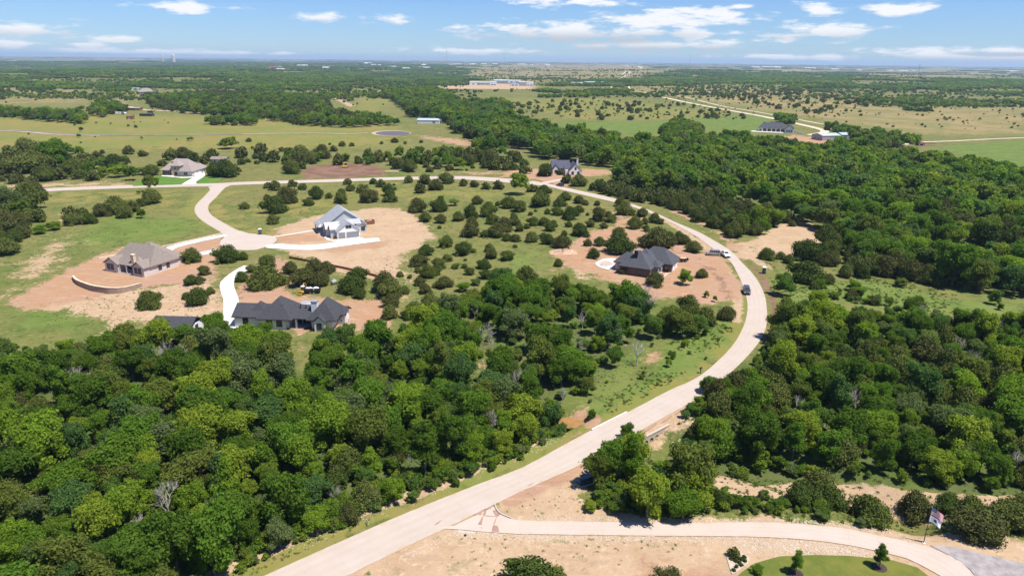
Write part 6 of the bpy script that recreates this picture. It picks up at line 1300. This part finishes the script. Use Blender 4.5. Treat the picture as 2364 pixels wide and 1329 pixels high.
sp_ = place('field_sprayer', 'dark red field machine with a long folded boom on brown earth', 'tractor', (2124, 336), 5); MB().box(-3, 3, -1.4, 1.4, 1.3, 2.8, tx=.3, ty=.2).build('body', MAT['red'], sp_); MB().box(-3.2, -1.2, -1.2, 1.2, 2.802, 4.2, tx=.15, ty=.15).build('cab', MAT['glass'], sp_); MB().box(1, 14, -1.2, -.9, 1.6, 2.0).box(2, 12, .9, 1.2, 1.6, 2.0).build('boom', MAT['red'], sp_)
for s in (-1, 1): wheel(sp_, -2, s * 1.7, 1.0, .6); wheel(sp_, 2, s * 1.7, 1.0, .6)
# masts, water towers, pylons, town
def mast(label, px, top_py, dist, wd, name='radio_mast'):
    d = ray(px, 140); d = d / math.hypot(d[0], d[1]); x, y = d[0] * dist, d[1] * dist; z0 = H(x, y); tp = ray(px, top_py); zt = CH + tp[2] / math.hypot(tp[0], tp[1]) * dist - z0
    r = thing(name, label, 'mast', (x, y, z0)); m = MB()
    for a in (0, 2.09, 4.19): m.tube([(wd * math.cos(a), wd * math.sin(a), -1), (wd * .6 * math.cos(a), wd * .6 * math.sin(a), zt)], wd * .28, 4)
    m.build('leg_frame', MAT['steel'], r); b = MB(); k = 0; z = 0
    while z < zt - 6: a = 2.09 * k; b.tube([(wd * .9 * math.cos(a), wd * .9 * math.sin(a), z), (wd * .9 * math.cos(a + 2.09), wd * .9 * math.sin(a + 2.09), z + 5)], wd * .12, 3); z += 5; k += 1
    b.build('bracing', MAT['steel'], r); return r, zt
mast('tall thin radio mast left of centre on the far horizon', 1031, 112.5, 5200, 1.1); r, zt = mast('shorter mast with a wide head on the far horizon', 1165, 124, 5600, 1.2); MB().tube([(0, 0, zt - 5), (0, 0, zt)], 3.2, 8).build('antenna_head', MAT['steel'], r); mast('tall thin radio mast right of the far highway', 1593, 124, 5200, 1.1); mast('broad lattice mast near the right horizon', 2126, 148, 6000, 2.6)
for px, lab in ((376, 'narrow pinkish grain tower on the left horizon'), (401, 'wide pinkish grain tower on the left horizon')):
    d = ray(px, 140); d = d / math.hypot(d[0], d[1]); x, y = d[0] * 9000, d[1] * 9000; z0 = H(x, y); tp = ray(px, 126); zt = CH + tp[2] / math.hypot(tp[0], tp[1]) * 9000 - z0; w_ = 8 if px < 390 else 17
    o = MB().tube([(0, 0, -2), (0, 0, zt * .9), (0, 0, zt)], [w_, w_, w_ * .6], 12).build('grain_tower', MAT['brick_pale'], None, loc=(x, y, z0)); tag(o, lab, 'tower')
rt = random.Random(21)
TOWN = {'white far building among the trees below the left horizon': [(30, 131.5), (155, 132), (190, 133), (330, 133), (460, 132.5), (545, 133), (640, 156), (655, 161), (700, 153), (745, 159), (620, 158), (560, 170), (505, 140)],
        'white far building of the town below the middle horizon': [(890, 134), (930, 134), (960, 136), (980, 158), (940, 160), (975, 152), (1000, 143), (850, 148), (870, 152), (900, 155), (1090, 136), (1150, 137), (1210, 140), (1235, 143), (1260, 142), (1125, 136), (1200, 148), (1050, 146)],
        'white far building of the town below the right horizon': [(1570, 147), (1590, 149), (1605, 151), (1612, 147), (1745, 151), (1775, 151), (1800, 151.5), (1860, 152), (1880, 152.5), (1930, 153), (1985, 153), (2060, 156), (2085, 156), (2110, 157), (2330, 159), (2200, 158), (1655, 150)]}
for lab, L in TOWN.items():
    base = None
    for px, py in L:
        for k in range(2):
            x, y = at(px + rt.uniform(-9, 9), py + rt.uniform(-.6, .9)); d = math.hypot(x, y)
            if d > 9000: x, y = x * 9000 / d, y * 9000 / d; d = 9000
            m = MB(); a = rt.uniform(.004, .012) * d / 2.2; b = a * rt.uniform(.5, 1); h_ = .0009 * d * rt.uniform(.8, 1.3); m.gwall(-a, a, -b, b, -2, h_, h_ * .4, 'x'); o = m.build('far_building', MAT['white' if rt.random() < .75 else 'shed_wall'], None, loc=(x, y, H(x, y) + .0006 * d)); o.rotation_euler = (0, 0, rt.uniform(-.3, .3)); tag(o, lab, 'building', 'far ' + lab.split('below ')[1] + ' buildings')
rd = MB().gwall(-14, 14, -7, 7, -1, 6, 4, 'x').build('far_building', MAT['red'], None, loc=(*at(628, 159), 0)); rd.location.z = H(*at(628, 159)) + 3; tag(rd, 'red roofed far building among trees at upper left', 'building')
# ------------------------------------------------------------------ low growth, weeds and stones
def tuft(seed, n, sp, h, mat):
    r = np.random.default_rng(seed); V = []; F = []
    for k in range(n):
        a = r.uniform(0, 6.3); q = sp * r.random() ** .7; p = np.array([q * math.cos(a), q * math.sin(a), 0]); d = np.array([r.normal() * .35, r.normal() * .35, r.uniform(.5, 1)]) * h; s = np.array([math.cos(a + 1.5), math.sin(a + 1.5), 0]) * .16; o = len(V); V += [p - s, p + s, p + d + s * .6, p + d - s * .6]; F.append((o, o + 1, o + 2, o + 3))
    return np_mesh('tuft', V, F, [MAT[mat]])
TUFT = [tuft(k, 26, .75, .5, 'weed') for k in range(3)]
def rockm(seed):
    r = np.random.default_rng(seed); iv, if_ = ICO[0]; return np_mesh('stone', iv * r.uniform(.6, 1.3, (len(iv), 1)) * np.array([1, .8, .6]), if_, [MAT['rock']])
ROCK = [rockm(k) for k in range(4)]
rg = np.random.default_rng(9)
def along(P, half, n, s0, s1):
    W = smooth(wpoly(P), 6); s = np.r_[0, np.cumsum(np.hypot(*np.diff(W, axis=0).T))]; q = rg.uniform(0, s[-1], n); x = np.interp(q, s, W[:, 0]); y = np.interp(q, s, W[:, 1]); x += rg.normal(0, half, n); y += rg.normal(0, half, n); k = free(x, y, .2)
    return [(a, b, H(a, b), rg.uniform(s0, s1), rg.uniform(.7, 1.2), rg.uniform(0, 6.3)) for a, b in zip(x[k], y[k])]
st = along([(1180, 1197), (1300, 1196), (1495, 1201), (1791, 1200), (1940, 1211), (2040, 1230), (2130, 1250)], .35, 1500, .045, .13) + along([(1050, 1226), (1120, 1233), (1300, 1240), (1495, 1243), (1791, 1248), (1938, 1262), (2050, 1287)], .55, 2600, .045, .14) + along([(1700, 1262), (1800, 1262), (1900, 1268), (2000, 1278)], .9, 1400, .05, .15)
st += along([(880, 1290), (960, 1262), (1010, 1232), (1060, 1232)], .8, 900, .04, .13) + along([(650, 1270), (830, 1190), (960, 1145), (1180, 1058), (1300, 1002)], 1.0, 800, .04, .12) + along([(1500, 940), (1620, 945), (1560, 1000)], 2, 250, .1, .3) + along([(480, 700), (500, 735), (440, 745), (300, 720)], 3, 300, .06, .18) + along([(880, 600), (930, 640), (940, 690), (900, 700)], 4, 450, .07, .2) + along([(60, 560), (180, 540), (120, 640)], 6, 200, .08, .22)
scatter('gravel', 'loose pale stones along drive edges and verges', st, ROCK)
def in_px(P, n, s0, s1, h0=.7, h1=1.3, dens=None):
    W = np.array(wpoly(P)); x = rg.uniform(W[:, 0].min(), W[:, 0].max(), n); y = rg.uniform(W[:, 1].min(), W[:, 1].max(), n); k = inpoly(x, y, W) & free(x, y, .5) & (fbm(x / 14, y / 14, 61, 2) + rg.uniform(-.2, .2, n) > .02); return [(a, b, H(a, b) - .03, rg.uniform(s0, s1), rg.uniform(h0, h1), rg.uniform(0, 6.3)) for a, b in zip(x[k], y[k])]
wd = in_px([(780, 1345), (1100, 1185), (1360, 1055), (1360, 1150), (1500, 1195), (1700, 1320), (1500, 1380), (800, 1400)], 900, .25, .6, .5, 1) + in_px([(1555, 770), (1690, 735), (1690, 790), (1620, 850), (1420, 960), (1310, 985), (1430, 900), (1520, 810)], 2600, .4, 1.0) + in_px([(960, 1130), (1270, 1000), (1300, 1010), (1150, 1062)], 900, .3, .8) + in_px([(540, 1329), (960, 1130), (980, 1150), (620, 1320)], 900, .25, .6)
wd += in_px([(1765, 605), (2000, 640), (2364, 690), (2364, 730), (2100, 720), (1900, 700), (1795, 760)], 4000, .4, 1.1) + in_px([(0, 540), (400, 470), (520, 545), (200, 600), (0, 700)], 2600, .3, .8, .4, .9) + in_px([(540, 440), (1300, 445), (1500, 500), (1300, 640), (950, 740), (700, 690), (980, 540), (860, 470), (640, 520)], 5200, .3, .8, .4, 1) + in_px([(20, 700), (510, 650), (530, 740), (0, 775)], 1100, .25, .7, .5, 1) + in_px([(1380, 1040), (2364, 1130), (2364, 1240), (1480, 1190)], 1700, .3, .9) + in_px([(1560, 930), (1660, 905), (1700, 935), (1560, 985)], 500, .4, 1)
wd += in_px(THIN, 3600, .25, .6)
wd = [(a, b, z, s * .62, h_, t_) for a, b, z, s, h_, t_ in wd]
dfd = segd(np.array([q[0] for q in wd]), np.array([q[1] for q in wd]), np.array([(np.array(a) + np.array(b)) / 2 for a, b in fr])); wd = [q for q, e_ in zip(wd, dfd) if e_ > 2.3]
scatter('weeds', 'tufts of weeds and rough grass over verges and meadow', wd, TUFT)
ug = []
for P, n in ((WOODS['front'], 3200), (WOODS['right'], 2600)):
    W = np.array(wpoly(P, 3)); x = rg.uniform(W[:, 0].min(), W[:, 0].max(), n); y = rg.uniform(W[:, 1].min(), W[:, 1].max(), n); k = inpoly(x, y, W) & free(x, y, 1.5); ug += [(a, b, H(a, b) - .1, rg.uniform(.5, 1.5), rg.uniform(.6, 1.2), rg.uniform(0, 6.3)) for a, b in zip(x[k], y[k])]
for P, h_, n in (([(500, 1300), (720, 1205), (960, 1120), (1180, 1040), (1280, 1000)], 1.6, 420), ([(1300, 985), (1430, 905), (1540, 830), (1640, 770)], 3.5, 40), ([(1380, 1150), (1500, 1180), (1700, 1178), (1900, 1185)], 2.0, 110), ([(1570, 955), (1640, 925), (1700, 870)], 1.5, 90), ([(1800, 740), (1790, 780), (1720, 850)], 1.5, 90)): ug += [(a, b, z - .1, s * 4, f, t_) for a, b, z, s, f, t_ in along(P, h_, n, .1, .28)]
think = inpoly(np.array([q[0] for q in ug]), np.array([q[1] for q in ug]), thin_w); dtr = segd(np.array([q[0] for q in ug]), np.array([q[1] for q in ug]), TRK); fax = np.array([(np.array(a) + np.array(b)) / 2 for a, b in fr]); dfd = segd(np.array([q[0] for q in ug]), np.array([q[1] for q in ug]), fax); ug = [q for q, k, d_, e_ in zip(ug, think, dtr, dfd) if d_ > 4 and e_ > 2.6 + q[3] and not (k and rg.random() < .8)]
scatter('undergrowth', 'green undergrowth between trunks and along the wood edges', ug, BROAD1)
# ------------------------------------------------------------------ which tree is which
LAND = {'brown roofed brick house': (300, 610), 'metal roofed farmhouse': (795, 535), 'long charcoal roofed house': (672, 735), 'brown brick house with the pool': (1490, 620), 'white gabled house': (1310, 400), 'stone house on the green lawn': (418, 402), 'turning head toilet': (601, 541), 'grass verge toilet': (1763, 631), 'brown dumpster': (852, 517), 'plowed brown pad': (790, 398), 'street junction': (500, 428),
        'flagpole': (2132, 1252), 'larger green utility cabinet': (1353, 1113), 'muddy pool': (1330, 972), 'culvert headwall': (1510, 1000), 'drive apron': (1080, 1205), 'dump trailer': (722, 676), 'block retaining wall': (250, 672), 'silver van': (1646, 589), 'dark blue grey parked car': (1723, 676), 'pale caliche pad right of the street': (1815, 550), 'reddish shed': (500, 375), 'black car by the gabled house': (1293, 430), 'black mailbox': (1617, 861), 'small white sign': (848, 1211), 'gravel planting bed': (1700, 1295), 'dark oval turnaround': (905, 308), 'arched porch house': (1790, 303), 'pair of tan sheds': (1930, 322), 'pale tank': (771, 656), 'lumber stack': (905, 399), 'red roofed earth trail': (1040, 325)}
LAND.pop('red roofed earth trail')
ORD = ['', 'second ', 'third ', 'fourth ', 'fifth ', 'sixth ']
lxy = {k: at(*v) for k, v in LAND.items()}
FALL = {'front': 'dense wood left of the street', 'right': 'dense wood right of the street', 'big': 'big wood beyond the bend', 'creek': 'creek wood', 'band': 'juniper belt beyond the bend', 'east': 'grassy slope beyond the street', 'hand': 'meadow inside the street loop', 'prairie': 'far prairie', 'topband': 'belt behind the upper street', 'leftband': 'clump left of the stone house', 'leftedge': 'clump at the meadow edge', 'leftmid': 'far wooded rise'}
NOUN = {'broadleaf_tree': 'broadleaf tree', 'juniper_tree': 'juniper', 'dead_tree': 'dead tree'}
ORD = ['', 'second ', 'third ', 'fourth ', 'fifth ', 'sixth ', 'seventh ', 'eighth ']
for name, L in PLACED.items():
    cand = []; taken = {}; short = {'broadleaf_tree': 'tree', 'juniper_tree': 'juniper', 'dead_tree': 'dead tree'}[name]
    vis = [i for i, q in enumerate(L) if -10 < q[5] < PW + 10 and q[6] < PH + 40]
    for k, (lx, ly) in lxy.items():
        ld = math.hypot(lx, ly); fx_, fy_ = lx / ld, ly / ld; sect = {'behind': [], 'in front of': [], 'left of': [], 'right of': []}
        for i in vis:
            dx, dy = L[i][1] - lx, L[i][2] - ly; fw = dx * fx_ + dy * fy_; rt_ = dx * fy_ - dy * fx_; d = math.hypot(dx, dy)
            s_ = ('behind' if fw > 0 else 'in front of') if abs(fw) > abs(rt_) else ('right of' if rt_ > 0 else 'left of'); sect[s_].append((d, i))
        for s_, A_ in sect.items():
            for n_, (d, i) in enumerate(sorted(A_)[:8]):
                if d < 75: cand.append((n_, d, i, k, s_))
    for n_, d, i, k, s_ in sorted(cand):
        if i not in taken: taken[i] = (n_, k, s_)
    cells = {}
    for i, q in enumerate(L):
        o = q[0]; zone_ = FALL.get(q[4], 'clumps beyond the upper street'); tone = o.get('tone', '')
        grp = {'broadleaf_tree': 'broadleaf trees of the ', 'juniper_tree': 'junipers of the ', 'dead_tree': 'dead trees of the '}[name] + zone_
        if i in taken and taken[i][0] < 4:
            n_, k, s_ = taken[i]; tag(o, '%s %s, %snearest %s the %s' % ('bare grey' if name == 'dead_tree' else tone, short, ORD[n_], s_, k), 'tree', grp); continue
        us = [p[5] for p in L if p[4] == q[4]]; vs_ = [p[6] for p in L if p[4] == q[4]]
        fu = (q[5] - max(min(us), 0)) / (min(max(us), PW) - max(min(us), 0) + 1); fv = (q[6] - min(vs_)) / (min(max(vs_), PH) - min(vs_) + 1)
        part = ('upper' if fv < .33 else 'middle' if fv < .67 else 'lower') + (' left' if fu < .33 else ' centre' if fu < .67 else ' right')
        cells.setdefault((tone, part.replace('middle centre', 'middle'), zone_, grp), []).append((-q[2], i))
    for (tone, part, zone_, grp), A_ in cells.items():
        for n_, (m_, i) in enumerate(sorted(A_)):
            rk = '' if len(A_) == 1 else (ORD[n_] + 'largest ') if n_ < 8 else 'smaller '
            tag(L[i][0], '%s%s %s, %s part of the %s' % (rk, 'grey' if name == 'dead_tree' else tone, short, part, zone_), 'tree', grp)
    for q in L:
        if 'tone' in q[0]: del q[0]['tone']
# ------------------------------------------------------------------ the air
HZ_T, HZ_B = 152.0, float(GZ.min()) - 1.0
hz = MB().box(-22000, 22000, -600, 27500, HZ_B, HZ_T)
t = NT('haze'); pv_ = t.new('ShaderNodeVolumePrincipled'); pv_.inputs['Color'].default_value = (.55, .75, 1, 1); pv_.inputs['Density'].default_value = 6.2e-5; pv_.inputs['Anisotropy'].default_value = .1
t.l.new(pv_.outputs[0], t.out.inputs['Volume'])
ho = hz.build('haze', t.m); tag(ho, 'thin pale blue air', None, None, 'stuff')
